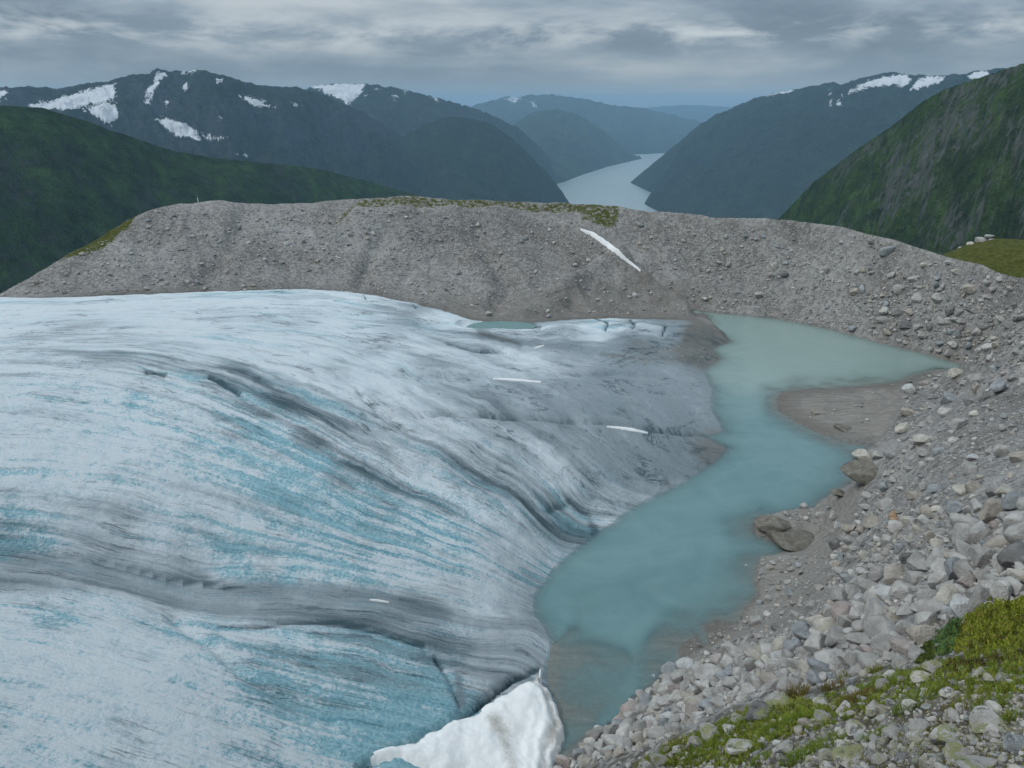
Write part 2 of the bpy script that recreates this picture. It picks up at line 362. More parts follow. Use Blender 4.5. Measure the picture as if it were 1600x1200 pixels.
# ---- ice: foliation lines traced down the glacier; T numbers each line
FLOW = [
    (0.0, [(-200, 474), (0, 470), (250, 461), (480, 453), (600, 466), (690, 486), (745, 500), (900, 498), (1060, 500), (1130, 520)]),
    (1.0, [(-200, 490), (0, 484), (250, 474), (480, 470), (600, 486), (740, 516), (900, 520), (1050, 532), (1120, 550)]),
    (2.2, [(-200, 510), (0, 504), (250, 494), (430, 497), (560, 516), (700, 548), (820, 584), (940, 640), (1040, 696), (1100, 730)]),
    (1.6, [(-200, 500), (0, 494), (250, 484), (440, 482), (580, 500), (740, 530), (900, 562), (1020, 600), (1112, 645)]),
    (3.6, [(-200, 532), (0, 524), (220, 520), (400, 534), (520, 562), (640, 606), (760, 664), (870, 726), (985, 796)]),
    (5.2, [(-200, 556), (0, 548), (180, 550), (330, 574), (450, 612), (560, 662), (660, 716), (760, 772), (860, 830), (905, 858)]),
    (7.0, [(-200, 590), (0, 580), (150, 590), (290, 622), (410, 668), (520, 720), (630, 776), (740, 828), (866, 888)]),
    (9.0, [(-200, 640), (0, 628), (150, 644), (300, 684), (440, 732), (570, 788), (700, 842), (850, 908)]),
    (11.0, [(-200, 700), (0, 690), (150, 704), (300, 744), (440, 792), (580, 846), (720, 892), (838, 930)]),
    (13.0, [(-200, 766), (0, 760), (150, 772), (300, 810), (440, 850), (600, 890), (720, 920), (836, 950)]),
    (15.0, [(-200, 826), (0, 826), (110, 848), (230, 886), (360, 912), (470, 900), (600, 930), (720, 950), (838, 964)]),
    (17.0, [(-200, 890), (0, 880), (120, 900), (250, 935), (360, 955), (470, 948), (600, 966), (720, 1000), (840, 1010)]),
    (19.0, [(-200, 940), (0, 930), (140, 950), (270, 985), (400, 1010), (520, 1030), (640, 1065), (760, 1085)]),
    (21.0, [(-200, 990), (0, 985), (140, 1008), (270, 1050), (400, 1095), (520, 1130), (640, 1150)]),
    (23.0, [(-200, 1050), (0, 1052), (140, 1082), (270, 1122), (390, 1165), (500, 1205)]),
    (25.0, [(-200, 1110), (0, 1120), (140, 1155), (260, 1200)]),
    (27.0, [(-200, 1180), (0, 1195), (100, 1230)])]
fp, fv = [], []
for t, ln in FLOW:
    ln = np.array(ln, float); l = np.r_[0, np.cumsum(np.hypot(*np.diff(ln, axis=0).T))]
    for k in np.linspace(0, l[-1], max(4, int(l[-1] / 110))):
        fp.append((np.interp(k, l, ln[:, 0]), np.interp(k, l, ln[:, 1]))); fv.append(t)
flowT = TPS(fp, fv, reg=3e-5)
gm = (sdG > -9) & (GR < 300)
T = np.zeros_like(GX); T[gm] = flowT(PX[gm].clip(-400, 1300), PY[gm].clip(430, 1350))
# along-flow coordinate: metres measured down the fall of the ice
SL = GX * 0.82 - GY * 0.57
def onice(f):
    o = np.zeros_like(GX); o[gm] = f(GX[gm], GY[gm]); return o
tw = T + 0.25 * onice(lambda x, y: fbm(x / 22, y / 22, 3, 61)) + 0.06 * onice(lambda x, y: fbm(x / 4, y / 4, 3, 62))
SLm, twm = SL[gm], tw[gm]
gT = np.hypot(np.gradient(T, axis=1) / np.gradient(RR)[None], np.gradient(T, axis=0) / (GR * (TH[1] - TH[0])))
crowd = np.clip(1.5 * np.median(gT[(sdG > 3) & gm]) / np.maximum(gT, 1e-3), 0.18, 1.0)       # where the bands pinch together they fade
TINT = [(360, 598, .3, .3, .6), (430, 645, .3, .4, .68), (500, 692, .3, .4, .7), (560, 735, .3, .5, .62), (620, 775, .3, .5, .55), (420, 690, .02, .6, 0), (480, 740, 0, .7, 0), (560, 800, 0, .6, 0), (660, 840, .05, .55, .1), (700, 800, .2, .5, .5), (250, 590, .15, .2, .45), (180, 575, .15, .2, .4), (300, 660, .02, .3, 0), (150, 640, 0, .15, 0), (460, 905, 0, .75, 0), (540, 905, .02, .6, .05), (420, 885, .12, .3, .1), (380, 950, .65, .1, .5), (520, 950, .6, .15, .6), (220, 915, .62, .1, .5), (600, 900, .05, .3, .1), (740, 940, .25, .3, .3), (20, 1000, 0, .2, .05), (200, 1030, 0, .15, 0), (250, 1150, 0, .15, 0), (500, 1060, .15, .55, .3), (340, 990, .1, .5, .3), (0, 480, .05, .15, .05), (200, 480, .05, .2, .1), (400, 465, .05, .35, 0), (560, 490, .05, .3, .1), (700, 510, .1, .25, .1), (150, 530, .2, .1, .25), (0, 560, .12, .15, .2), (300, 540, .1, .1, .1), (450, 560, .1, .2, .1), (100, 600, .05, .25, .2),
    (250, 620, .05, .5, .2), (350, 605, .25, .3, .5), (400, 640, .25, .5, .5), (480, 690, .3, .4, .6), (540, 740, .3, .5, .5), (600, 790, .2, .6, .4), (50, 680, 0, .15, 0), (200, 700, 0, .3, 0), (350, 740, 0, .45, 0), (450, 760, 0, .7, 0), (520, 830, 0, .5, 0),
    (620, 850, 0, .5, 0), (100, 760, .02, .25, .05), (300, 800, .15, .25, .15), (150, 830, .3, .1, .3), (50, 850, .15, .6, .45), (0, 860, .15, .6, .5), (250, 880, .3, .3, .3), (380, 900, .02, .7, 0), (500, 880, .15, .4, .15), (700, 880, .1, .5, .2), (800, 870, .25, .2, .15),
    (820, 900, .2, .5, .3), (780, 940, .15, .1, 0), (300, 930, .7, .1, .6), (450, 945, .65, .1, .6), (560, 960, .3, .6, .75), (650, 960, .5, .2, .5), (150, 905, .55, .15, .45), (50, 895, .5, .15, .4), (700, 1020, .3, .5, .65), (800, 1000, .4, .2, .3), (760, 1060, .4, .2, .3),
    (600, 1040, .15, .6, .35), (450, 1010, .15, .5, .3), (550, 1120, .05, .6, .2), (680, 1090, 0, .9, .1), (620, 1150, 0, .9, .1), (430, 1070, .1, .6, .4), (300, 1000, 0, .35, .1), (150, 960, 0, .3, 0), (80, 985, .1, .5, .35), (100, 1050, 0, .15, .05), (300, 1100, 0, .2, .05),
    (100, 1150, 0, .3, .1), (400, 1170, 0, .4, .1), (600, 600, .2, .2, .15), (700, 600, .25, .2, .2), (800, 570, .3, .15, .15), (700, 680, .35, .2, .3), (620, 680, .35, .15, .25), (800, 640, .4, .15, .2), (800, 720, .4, .2, .35), (750, 780, .3, .45, .45), (870, 720, .4, .15, .3),
    (900, 640, .5, .1, .1), (950, 700, .5, .1, .1), (1000, 740, .5, .15, .15), (900, 790, .3, .4, .65), (880, 830, .25, .5, .65), (960, 770, .4, .3, .3), (1060, 720, .65, .05, .2), (1110, 705, .85, 0, .3), (1080, 640, .6, .1, .1), (1000, 620, .55, .1, .15), (1050, 590, .6, .1, .25),
    (900, 560, .5, .1, .25), (1000, 545, .8, 0, .4), (1080, 560, .9, 0, .5), (950, 512, .1, .35, .05), (1020, 518, .3, .2, .2), (1100, 530, 1, 0, .3), (1110, 510, 1, 0, .3), (850, 520, .3, .2, .2), (780, 540, .4, .1, .25), (650, 480, .5, .1, .2), (600, 470, .2, .25, .1), (1040, 500, .8, 0, .3)]
tint = np.zeros(GX.shape + (3,))
wsum = np.zeros(GX.shape)
gx_, gy_ = PX[gm], PY[gm]; acc = np.zeros((gx_.size, 3)); ws = np.zeros(gx_.size)
wxp = gx_ + 18 * fbm(GX[gm] / 9, GY[gm] / 9, 3, 71); wyp = gy_ + 10 * fbm(GX[gm] / 9, GY[gm] / 9, 3, 72)
for a, b, *v in TINT:
    w_ = 1 / (((wxp - a) / 1.5) ** 2 + ((wyp - b) * 1.25) ** 2 + 130) ** 1.7; acc += w_[:, None] * np.array(v); ws += w_
tint[gm] = acc / ws[:, None]
streak = onice(lambda x, y: fbm(SLm / 50, twm * 1.3, 4, 81, 0.6))
groove = onice(lambda x, y: fbm(SLm / 38, twm * 2.2, 4, 83, 0.55, ridged=True))
rough_ice = sstep(560, 700, PY + 0.35 * (600 - PX) * 0.4) * sstep(1000, 760, PX + 0.2 * (PY - 800))
ice_d = 0.42 * streak + (0.10 + 0.26 * rough_ice) * groove + 0.75 * onice(lambda x, y: fbm(x / 17, y / 17, 4, 85)) + 0.30 * rough_ice * onice(lambda x, y: fbm(x / 2.6, y / 2.6, 4, 87, 0.6))
ice_d *= np.clip(GR / 120, 0.6, 1.0) * (0.35 + 0.65 * crowd)
CRACKS = [([(590, 655), (700, 658), (830, 660), (950, 667), (1015, 677), (1070, 681), (1125, 681)], 3.5, 1.0, .25), ([(660, 592), (760, 592), (850, 597), (960, 590), (1080, 596)], 3, 0.7, .1), ([(400, 602), (550, 601), (660, 592)], 4, 0.35, .05),
    ([(95, 872), (180, 890), (260, 915), (360, 927), (420, 918), (480, 912), (560, 925), (620, 942), (720, 955), (790, 966), (838, 966)], 6, 0.12, .15), ([(345, 988), (400, 990), (450, 982), (530, 985), (590, 998), (660, 1020)], 4, 0.35, .5), ([(680, 1040), (700, 1070), (720, 1115)], 3, 0.5, .3),
    ([(270, 980), (330, 1020), (380, 1065), (450, 1110), (520, 1140)], 7, 0.55, .1), ([(930, 498), (950, 510), (945, 522)], 2, 1.0, .9), ([(984, 501), (992, 512), (988, 516)], 2, 1.0, .8), ([(1040, 512), (1034, 528)], 2, .8, .6), ([(830, 506), (845, 512), (838, 522)], 2, .7, .5),
    ([(568, 462), (574, 474)], 2, .8, .8), ([(640, 470), (650, 482)], 2, .6, .5), ([(230, 588), (248, 590), (258, 593)], 3, .9, .9), ([(330, 600), (350, 612), (375, 626)], 3, .7, .6), ([(420, 572), (460, 578), (490, 588)], 2.5, .6, .5), ([(560, 620), (590, 650), (640, 670)], 3, .6, .4), ([(700, 540), (740, 552), (790, 556)], 4, .6, .5),
    ([(860, 800), (890, 790), (920, 812), (930, 830)], 6, 0.5, .35), ([(0, 848), (50, 862), (90, 872)], 9, 0.4, .2), ([(560, 1212), (590, 1197), (640, 1179), (690, 1149), (740, 1117), (760, 1100), (800, 1068), (842, 1046)], 4, 1.8, .9)]
crk = np.zeros_like(GX)
for ln, wd, dp, dk in CRACKS:
    dd = px_line(ln); e = np.exp(-(dd / wd) ** 2) * gm
    ice_d -= dp * e; crk = np.maximum(crk, dk * e)
TROUGH = [(0, 884), (90, 874), (180, 892), (260, 917), (360, 929), (420, 920), (480, 914), (560, 927), (620, 944), (690, 962), (700, 985), (640, 1000), (590, 996), (530, 985), (450, 982), (400, 990), (345, 988), (260, 955), (150, 925), (0, 930)]
tr_ = px_area(TROUGH, 40); up_e = px_line(CRACKS[3][0], 60); tf = sstep(-2, 26, tr_ + 26 * np.exp(-(up_e / 16) ** 2) * (tr_ > 0)) * gm * sstep(740, 560, PX) * sstep(-20, 120, PX) * (0.85 + 0.5 * onice(lambda x, y: fbm(x / 8, y / 8, 3, 151))).clip(.3, 1); ice_d -= 0.25 * sstep(-14, 34, tr_) * gm
tint[..., 0] = tint[..., 0] * (1 - tf) + tf * 0.44; tint[..., 1] = tint[..., 1] * (1 - 0.6 * tf) + 0.22 * tf; tint[..., 2] = tint[..., 2] * (1 - tf) + tf * (0.20 + 0.30 * np.exp(-((PX - 560) / 90) ** 2) * sstep(930, 985, PY))
lip_ = np.exp(-(px_line([(350, 915), (400, 905), (470, 898), (540, 908), (590, 925)]) / 9) ** 2) * (1 - tf); tint[..., 1] = np.maximum(tint[..., 1], 0.6 * lip_); ice_d += 0.35 * lip_
# carved cracks darkened in the colour; gap shadow along the snow bank painted too
tint[..., 2] = np.clip(tint[..., 2] + crk, 0, 1)
# brown streaks of debris melting out
for ln, wd, a in (([(970, 645), (985, 662)], 5, .8), ([(1030, 735), (1048, 762)], 6, .8), ([(1045, 722), (1060, 745)], 5, .5), ([(990, 610), (1020, 630), (1060, 640)], 6, .4), ([(750, 525), (790, 535), (812, 546)], 7, .9), ([(940, 560), (1010, 568), (1090, 560)], 9, .8), ([(880, 545), (920, 560)], 4, .7), ([(1040, 548), (1120, 555)], 7, .8), ([(1060, 525), (1135, 535)], 7, .9), ([(715, 1060), (722, 1110)], 8, .5)):
    tint[..., 0] = np.maximum(tint[..., 0], a * np.exp(-(px_line(ln) / wd) ** 2) * gm)
ice = S + ice_d * sstep(-0.5, 7, sdG) + 1.0 * (1 - np.exp(-np.maximum(sdG, 0) / 4)) - 0.12
ice = np.where(sdG < 0, np.minimum(S, 0.6) * (sdL > 0) + S * (sdL <= 0) - 0.12 - 0.30 * np.abs(sdG), ice)
# little pond on the far margin
pond_c = at_z(783, 509, 4.1); POND_Z = 4.1
pr = np.hypot((PX - 783) / 56, (PY - 509.5) / 8.5)
carve = (pr < 1.25) & (GR > 180)
ice = np.where(carve, np.minimum(ice, POND_Z - 0.9 + 1.1 * sstep(0.75, 1.25, pr) * 1.3), ice); ground = np.where(carve, np.minimum(ground, POND_Z - 0.9 + 1.4 * sstep(0.75, 1.25, pr)), ground)
TOP = np.maximum(ground, np.where(gm, ice, -999))

def sample(G, x, y):
    x = np.nan_to_num(x); y = np.nan_to_num(y, nan=100.0); th = np.arctan2(x, y); r = np.hypot(x, y)
    a = np.clip((th - TH[0]) / (TH[1] - TH[0]), 0, NT - 1.001); b = np.clip(np.interp(r, RR, np.arange(NR)), 0, NR - 1.001)
    i = a.astype(int); j = b.astype(int); u = a - i; v = b - j
    return G[i, j] * (1 - u) * (1 - v) + G[i + 1, j] * u * (1 - v) + G[i, j + 1] * (1 - u) * v + G[i + 1, j + 1] * u * v
def hit(px, py, G=None):
    """first point of the terrain behind a photo pixel"""
    G = TOP if G is None else G
    px = np.atleast_1d(np.asarray(px, float)); py = np.atleast_1d(np.asarray(py, float))
    x, y, z = rays(px, py); out = np.full((len(px), 3), np.nan)
    rs = np.r_[np.linspace(8, 60, 180), np.linspace(60.4, 330, 420)]
    prev = np.full(len(px), np.nan); done = np.zeros(len(px), bool); rp = rs[0]
    for r in rs:
        g = CAM_Z + z * r - sample(G, x * r, y * r)
        new = (~done) & (g < 0)
        f = np.where(np.isnan(prev), 1.0, prev / np.maximum(prev - g, 1e-6)); rr = rp + (r - rp) * np.clip(f, 0, 1)
        out[new, 0] = (x * rr)[new]; out[new, 1] = (y * rr)[new]; out[new, 2] = sample(G, x * rr, y * rr)[new]
        done |= new; prev = g; rp = r
        if done.all(): break
    return out

# ---------------------------------------------------------------- ground material
def mat_ground():
    m = Mat('moraine gravel'); P = m.tc.outputs['Object']; z = m.sep(m.attr('zone', 'Vector'))
    n1 = m.noise(P, 0.055, 7, 0.62, 0.5); n2 = m.noise(P, 0.9, 6, 0.62)
    base = m.ramp(m.math('ADD', m.math('MULTIPLY', n1, 0.7), m.math('MULTIPLY', n2, 0.3)), [(0.34, (0.125, 0.117, 0.104)), (0.5, (0.215, 0.206, 0.19)), (0.64, (0.31, 0.30, 0.283))])
    va = m.voro(P, 1.3, 'Color'); vb = m.voro(P, 4.2, 'Color')
    peb = m.mix(0.5, va, vb); pv = m.sep(peb)[0]
    base = m.mix(m.math('MULTIPLY', m.step(pv, 0.58, 0.72), 0.55), base, (0.36, 0.345, 0.32))
    base = m.mix(m.math('MULTIPLY', m.step(pv, 0.40, 0.30), 0.5), base, (0.085, 0.08, 0.074))
    silt = m.ramp(m.noise(m.vec(P, (0.35, 1.4, 1)), 0.8, 5, 0.6, 0.6), [(0.3, (0.16, 0.147, 0.124)), (0.55, (0.225, 0.21, 0.184)), (0.75, (0.28, 0.265, 0.238))])
    base = m.mix(m.math('MULTIPLY', z[1], 0.9), base, silt)
    moss = m.ramp(m.noise(P, 0.9, 7, 0.72), [(0.3, (0.030, 0.034, 0.010)), (0.5, (0.066, 0.074, 0.016)), (0.7, (0.12, 0.112, 0.034))])
    mf = m.step(m.math('ADD', z[0], m.math('MULTIPLY', m.math('SUBTRACT', m.noise(P, 0.8, 6, 0.7), 0.5), 1.5)), 0.42, 0.66)
    base = m.mix(mf, base, moss)
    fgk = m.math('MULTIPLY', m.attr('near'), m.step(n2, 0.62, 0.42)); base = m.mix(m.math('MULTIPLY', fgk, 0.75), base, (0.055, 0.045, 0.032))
    wet = m.math('MULTIPLY', z[2], 0.62)
    base = m.mix(wet, base, (0.062, 0.055, 0.043))
    m.set('Base Color', base); m.set('Roughness', 0.95); m.set('Specular IOR Level', 0.1)
    h = m.math('ADD', m.math('MULTIPLY', m.voro(P, 1.6), -0.5), m.math('ADD', m.math('MULTIPLY', m.voro(P, 5.0), -0.25), m.math('MULTIPLY', n2, 0.6)))
    m.bump(h, 0.7, 0.25); return m.m
zone = np.zeros(GX.shape + (3,))
for poly, a in (([(90, 408), (150, 372), (212, 338), (205, 352), (160, 388), (110, 404)], .85), ([(560, 312), (640, 304), (720, 309), (880, 316), (965, 320), (968, 345), (920, 350), (900, 336), (860, 338), (760, 332), (660, 330), (590, 345), (520, 352), (545, 325)], .57), ([(905, 318), (968, 321), (966, 348), (955, 362), (910, 350)], .62), ([(590, 308), (720, 308), (740, 330), (640, 334)], .58)):
    zone[..., 0] = np.maximum(zone[..., 0], a * sstep(-7, 5, px_area(poly)) * (GR < 330) * sstep(-90, -20, over))
zone[..., 0] = np.where(is_knoll, 0.72, zone[..., 0])
zone[..., 0] = np.where(over > 3, 0.9, zone[..., 0])
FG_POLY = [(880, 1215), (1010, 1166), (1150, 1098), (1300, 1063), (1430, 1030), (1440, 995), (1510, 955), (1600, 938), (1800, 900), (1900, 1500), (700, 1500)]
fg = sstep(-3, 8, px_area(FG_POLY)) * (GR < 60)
for poly, a in (([(1212, 612), (1400, 598), (1440, 590), (1400, 650), (1370, 690), (1290, 682), (1215, 640)], 1), ([(1175, 810), (1290, 780), (1340, 765), (1330, 830), (1300, 880), (1310, 930), (1260, 985), (1190, 990), (1150, 975), (1180, 870)], .8), ([(1400, 820), (1520, 780), (1500, 830), (1380, 880), (1340, 870)], .5), ([(700, 470), (1100, 440), (1120, 510), (720, 505)], .6), ([(1040, 950), (1150, 960), (1180, 1000), (1090, 1040), (1030, 1060)], .7)):
    zone[..., 1] = np.maximum(zone[..., 1], a * sstep(-12, 10, px_area(poly)) * (GR < 300))
zone[..., 1] = np.maximum(zone[..., 1], (sdL > 0) * 1.0)
zone[..., 2] = np.clip(0.8 * sstep(-0.45, 0.1, -ground) * (GR < 260) * (sdL > -5) * (sdG < 3) + 0.75 * np.exp(-(np.minimum(np.abs(sdG), 60) / 4.5) ** 2) * (sdL < 0) * (GR > 170), 0, 1)
for poly, a in (([(985, 430), (1080, 492), (940, 500), (720, 500), (690, 478), (790, 468), (900, 440)], .55), ([(480, 440), (720, 440), (740, 490), (600, 462), (480, 452)], .35), ([(1010, 400), (1100, 470), (1070, 480), (990, 420)], .4), ([(780, 390), (900, 370), (960, 410), (860, 430)], .35), ([(1480, 650), (1600, 620), (1600, 690), (1520, 700)], .35)):
    zone[..., 2] = np.maximum(zone[..., 2], a * sstep(-16, 14, px_area(poly)) * (0.75 + 1.2 * fbm(GX / 9, GY / 9, 4, 131)).clip(0, 1.3) * (GR < 330) * (sdL < 0))
zone[..., 2] = np.where(sdL > 0, np.minimum(zone[..., 2], 0.12), zone[..., 2])
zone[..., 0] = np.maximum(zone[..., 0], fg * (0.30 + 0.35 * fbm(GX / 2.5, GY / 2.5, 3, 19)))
g_keep = (sdG < 5) & ~((sdL > 14) & (depth > 4.0))
M_GROUND = mat_ground()
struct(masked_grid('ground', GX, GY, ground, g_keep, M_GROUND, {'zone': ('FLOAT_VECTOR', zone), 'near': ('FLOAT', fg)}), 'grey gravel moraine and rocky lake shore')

# ---------------------------------------------------------------- glacier
def mat_ice():
    m = Mat('glacier ice'); P = m.tc.outputs['Object']; F = m.attr('flow', 'Vector'); t = m.sep(m.attr('tint', 'Vector'))
    long = m.noise(m.vec(F, (0.020, 1.15, 1)), 1.0, 9, 0.66)           # long streaks along the foliation
    longf = m.noise(m.vec(F, (0.055, 4.6, 1)), 1.0, 8, 0.68)
    blue_l = m.noise(m.vec(F, (0.024, 1.6, 1)), 1.37, 8, 0.64)
    blot = m.noise(P, 0.09, 7, 0.62, 0.4); gr = m.noise(P, 0.5, 9, 0.74, 0.2); gf = m.noise(P, 2.6, 5, 0.8)
    c_ = lambda v, k: m.math('MULTIPLY', m.math('SUBTRACT', v, 0.5), k)
    add = lambda *v: v[0] if len(v) == 1 else m.math('ADD', v[0], add(*v[1:]))
    d = m.math('MULTIPLY', add(c_(long, 2.4), c_(longf, 1.2)), m.math('ADD', 0.25, m.math('MULTIPLY', m.attr('banding'), 0.75)))
    crumble = m.attr('crumble')
    grain = m.math('MULTIPLY', add(c_(gr, 1.3), c_(gf, 1.2)), crumble)
    fine = c_(gf, 0.5)
    white = m.mix(m.step(add(grain, m.math('MULTIPLY', d, -0.35), fine), -0.4, 0.35), (0.58, 0.70, 0.735), (0.90, 0.93, 0.935))
    bl = add(t[1], c_(blue_l, 2.2), m.math('MULTIPLY', grain, -0.85), c_(blot, 0.3))
    blue = m.mix(m.step(add(gf, c_(longf, 0.8)), 0.3, 0.7), (0.19, 0.42, 0.49), (0.45, 0.70, 0.75))
    col = m.mix(m.math('MULTIPLY', m.step(bl, 0.30, 0.70), 0.92), white, blue)
    di = add(t[0], c_(blot, 0.7), m.math('MULTIPLY', d, 0.55), m.math('MULTIPLY', grain, -0.3), fine)
    dirt = m.mix(m.step(t[0], 0.62, 0.95), m.mix(m.step(t[0], 0.3, 0.6), (0.315, 0.355, 0.375), (0.265, 0.31, 0.33)), (0.155, 0.135, 0.108))
    col = m.mix(m.math('MULTIPLY', m.step(di, -0.02, 0.62), 0.85), col, dirt)
    dk = add(t[2], m.math('MULTIPLY', d, 0.85), m.math('MULTIPLY', grain, -0.9), fine, c_(gr, 0.9))
    col = m.mix(m.math('MULTIPLY', m.step(dk, 0.26, 0.95), 0.86), col, (0.075, 0.115, 0.13))
    soot = m.noise(m.vec(F, (0.15, 3.0, 1)), 1.0, 8, 0.72, 0.15)        # soot flecks drawn out along the flow
    sk = m.math('MULTIPLY', m.step(add(soot, c_(gr, 0.5)), 0.54, 0.70), m.step(add(c_(blot, 1.6), m.math('MULTIPLY', t[0], 0.9), m.math('MULTIPLY', t[2], 0.6)), 0.05, 0.55))
    col = m.mix(m.math('MULTIPLY', sk, 0.62), col, (0.10, 0.125, 0.14))
    thin = m.math('ABSOLUTE', m.math('SUBTRACT', m.noise(m.vec(F, (0.05, 2.6, 1)), 1.21, 7, 0.66), 0.5))   # hairline cracks, open only in places
    tk = m.math('MULTIPLY', m.step(thin, 0.020, 0.003), m.step(add(c_(soot, 1.6), c_(blot, 1.2)), -0.05, 0.22))
    col = m.mix(m.math('MULTIPLY', tk, 0.7), col, (0.085, 0.125, 0.145))
    bc = m.N.new('ShaderNodeBrightContrast'); bc.inputs['Bright'].default_value = 0.035; bc.inputs['Contrast'].default_value = 0.22
    m.L.new(col, bc.inputs['Color']); cl = m.mix(1.0, (0.05, 0.065, 0.07), bc.outputs[0], 'LIGHTEN'); col = m.mix(1.0, (0.86, 0.925, 0.935), cl, 'DARKEN')
    m.set('Base Color', col); m.set('Roughness', 0.6); m.set('Specular IOR Level', 0.2)
    m.bump(add(m.math('MULTIPLY', gr, 1.4), m.math('MULTIPLY', longf, 0.9), m.math('MULTIPLY', gf, 0.7)), 0.9, 0.9); return m.m
flow = np.stack([SL, tw, np.zeros_like(SL)], -1)
rough_a = np.clip(0.25 + 0.75 * rough_ice, 0, 1) * (1 - 0.95 * np.clip(tint[..., 0], 0, .8))
i_keep = (sdG > -7) & (GR < 300)
struct(masked_grid('glacier', GX, GY, ice, i_keep, mat_ice(), {'flow': ('FLOAT_VECTOR', flow), 'crumble': ('FLOAT', rough_a), 'banding': ('FLOAT', (1 - 0.75 * tf) * crowd), 'tint': ('FLOAT_VECTOR', tint)}), 'blue and grey streaked glacier tongue sloping into the meltwater lake')

# ---------------------------------------------------------------- lake
def mat_water(name, col, col2, rough=0.09, wave=0.35, use_alpha=True):
    m = Mat(name); P = m.tc.outputs['Object']
    n = m.noise(m.vec(P, (1, 1, 1)), 0.035, 5, 0.6, 1.2); n2 = m.noise(P, 0.14, 5, 0.6, 1.5)
    k = m.attr('silt') if use_alpha else 0.0
    f = m.math('ADD', m.math('MULTIPLY', m.math('SUBTRACT', m.math('ADD', m.math('MULTIPLY', n, 0.6), m.math('MULTIPLY', n2, 0.4)), 0.5), 0.9), k, True)
    m.set('Base Color', m.mix(f, col, col2)); m.set('Roughness', rough); m.set('Specular IOR Level', 0.5); m.bsdf.inputs['IOR'].default_value = 1.33
    w = m.math('ADD', m.noise(m.vec(P, (1, 2.2, 1)), wave, 4, 0.6), m.math('MULTIPLY', m.noise(m.vec(P, (1, 2, 1)), wave * 5, 3, 0.6), 0.25))
    m.bump(w, 0.3, 0.2)
    if use_alpha:
        tr = m.N.new('ShaderNodeBsdfTransparent'); mx = m.N.new('ShaderNodeMixShader')
        op = m.math('ADD', m.attr('opacity'), m.math('MULTIPLY', m.math('SUBTRACT', n2, 0.5), 0.15), True)
        m.L.new(op, mx.inputs[0]); m.L.new(tr.outputs[0], mx.inputs[1]); m.L.new(m.bsdf.outputs[0], mx.inputs[2]); m.L.new(mx.outputs[0], m.out.inputs['Surface'])
    return m.m
wd = -TOP
opac = 1 - np.exp(-np.clip(wd, 0, 9) * 1.7) * 0.85
silt_reflect_w = 0.75 * sstep(640, 590, PY) * sstep(1080, 1200, PX) + 0.25 * sstep(700, 600, PY) + 0.12  # far water paler: silt and the moraine's reflection, both put into the colour
silt_reflect_w = np.maximum(silt_reflect_w, 0.9 * sstep(612, 596, PY + 0.0 * PX))
struct(masked_grid('lake_water', GX, GY, np.zeros_like(GX), (sdL > -2.5) & (GR < 300), mat_water('milky meltwater', (0.110, 0.212, 0.216), (0.25, 0.335, 0.305)), {'opacity': ('FLOAT', opac), 'silt': ('FLOAT', silt_reflect_w)}), 'milky turquoise meltwater lake')
# pond
a_ = np.linspace(0, 2 * math.pi, 60, endpoint=False)
pp = np.array([at_z(783 + 54 * math.cos(k) * (1 + .06 * math.sin(3 * k)), 509 + 7.2 * math.sin(k), POND_Z) for k in a_])
struct(mesh_obj('pond_water', np.r_[[[pp[:, 0].mean(), pp[:, 1].mean(), POND_Z]], pp], np.array([[0, 1 + k, 1 + (k + 1) % 60] for k in range(60)]), mat_water('pond water', (0.16, 0.27, 0.26), (0.2, 0.31, 0.29), use_alpha=False)), 'small turquoise meltwater pond between ice and moraine')

# ================================================================ FAR LAND: fjord and mountains
VALLEY = -940.0
def mat_fjord():
    m = Mat('fjord water'); P = m.tc.outputs['Object']
    n = m.noise(m.vec(P, (1, 2.5, 1)), 0.0016, 5, 0.6, 0.8)
    m.set('Base Color', m.mix(n, (0.27, 0.335, 0.325), (0.38, 0.44, 0.42))); m.set('Roughness', 0.28); m.set('Specular IOR Level', 0.5)
    m.bump(m.noise(P, 0.02, 4, 0.6), 0.15, 3); return m.m
fx = np.array([(-44000, 700, VALLEY), (44000, 700, VALLEY), (44000, 60000, VALLEY), (-44000, 60000, VALLEY)])
struct(mesh_obj('fjord_water', fx, np.array([[0, 1, 2, 3]]), mat_fjord()), 'pale grey fjord winding between the mountains')

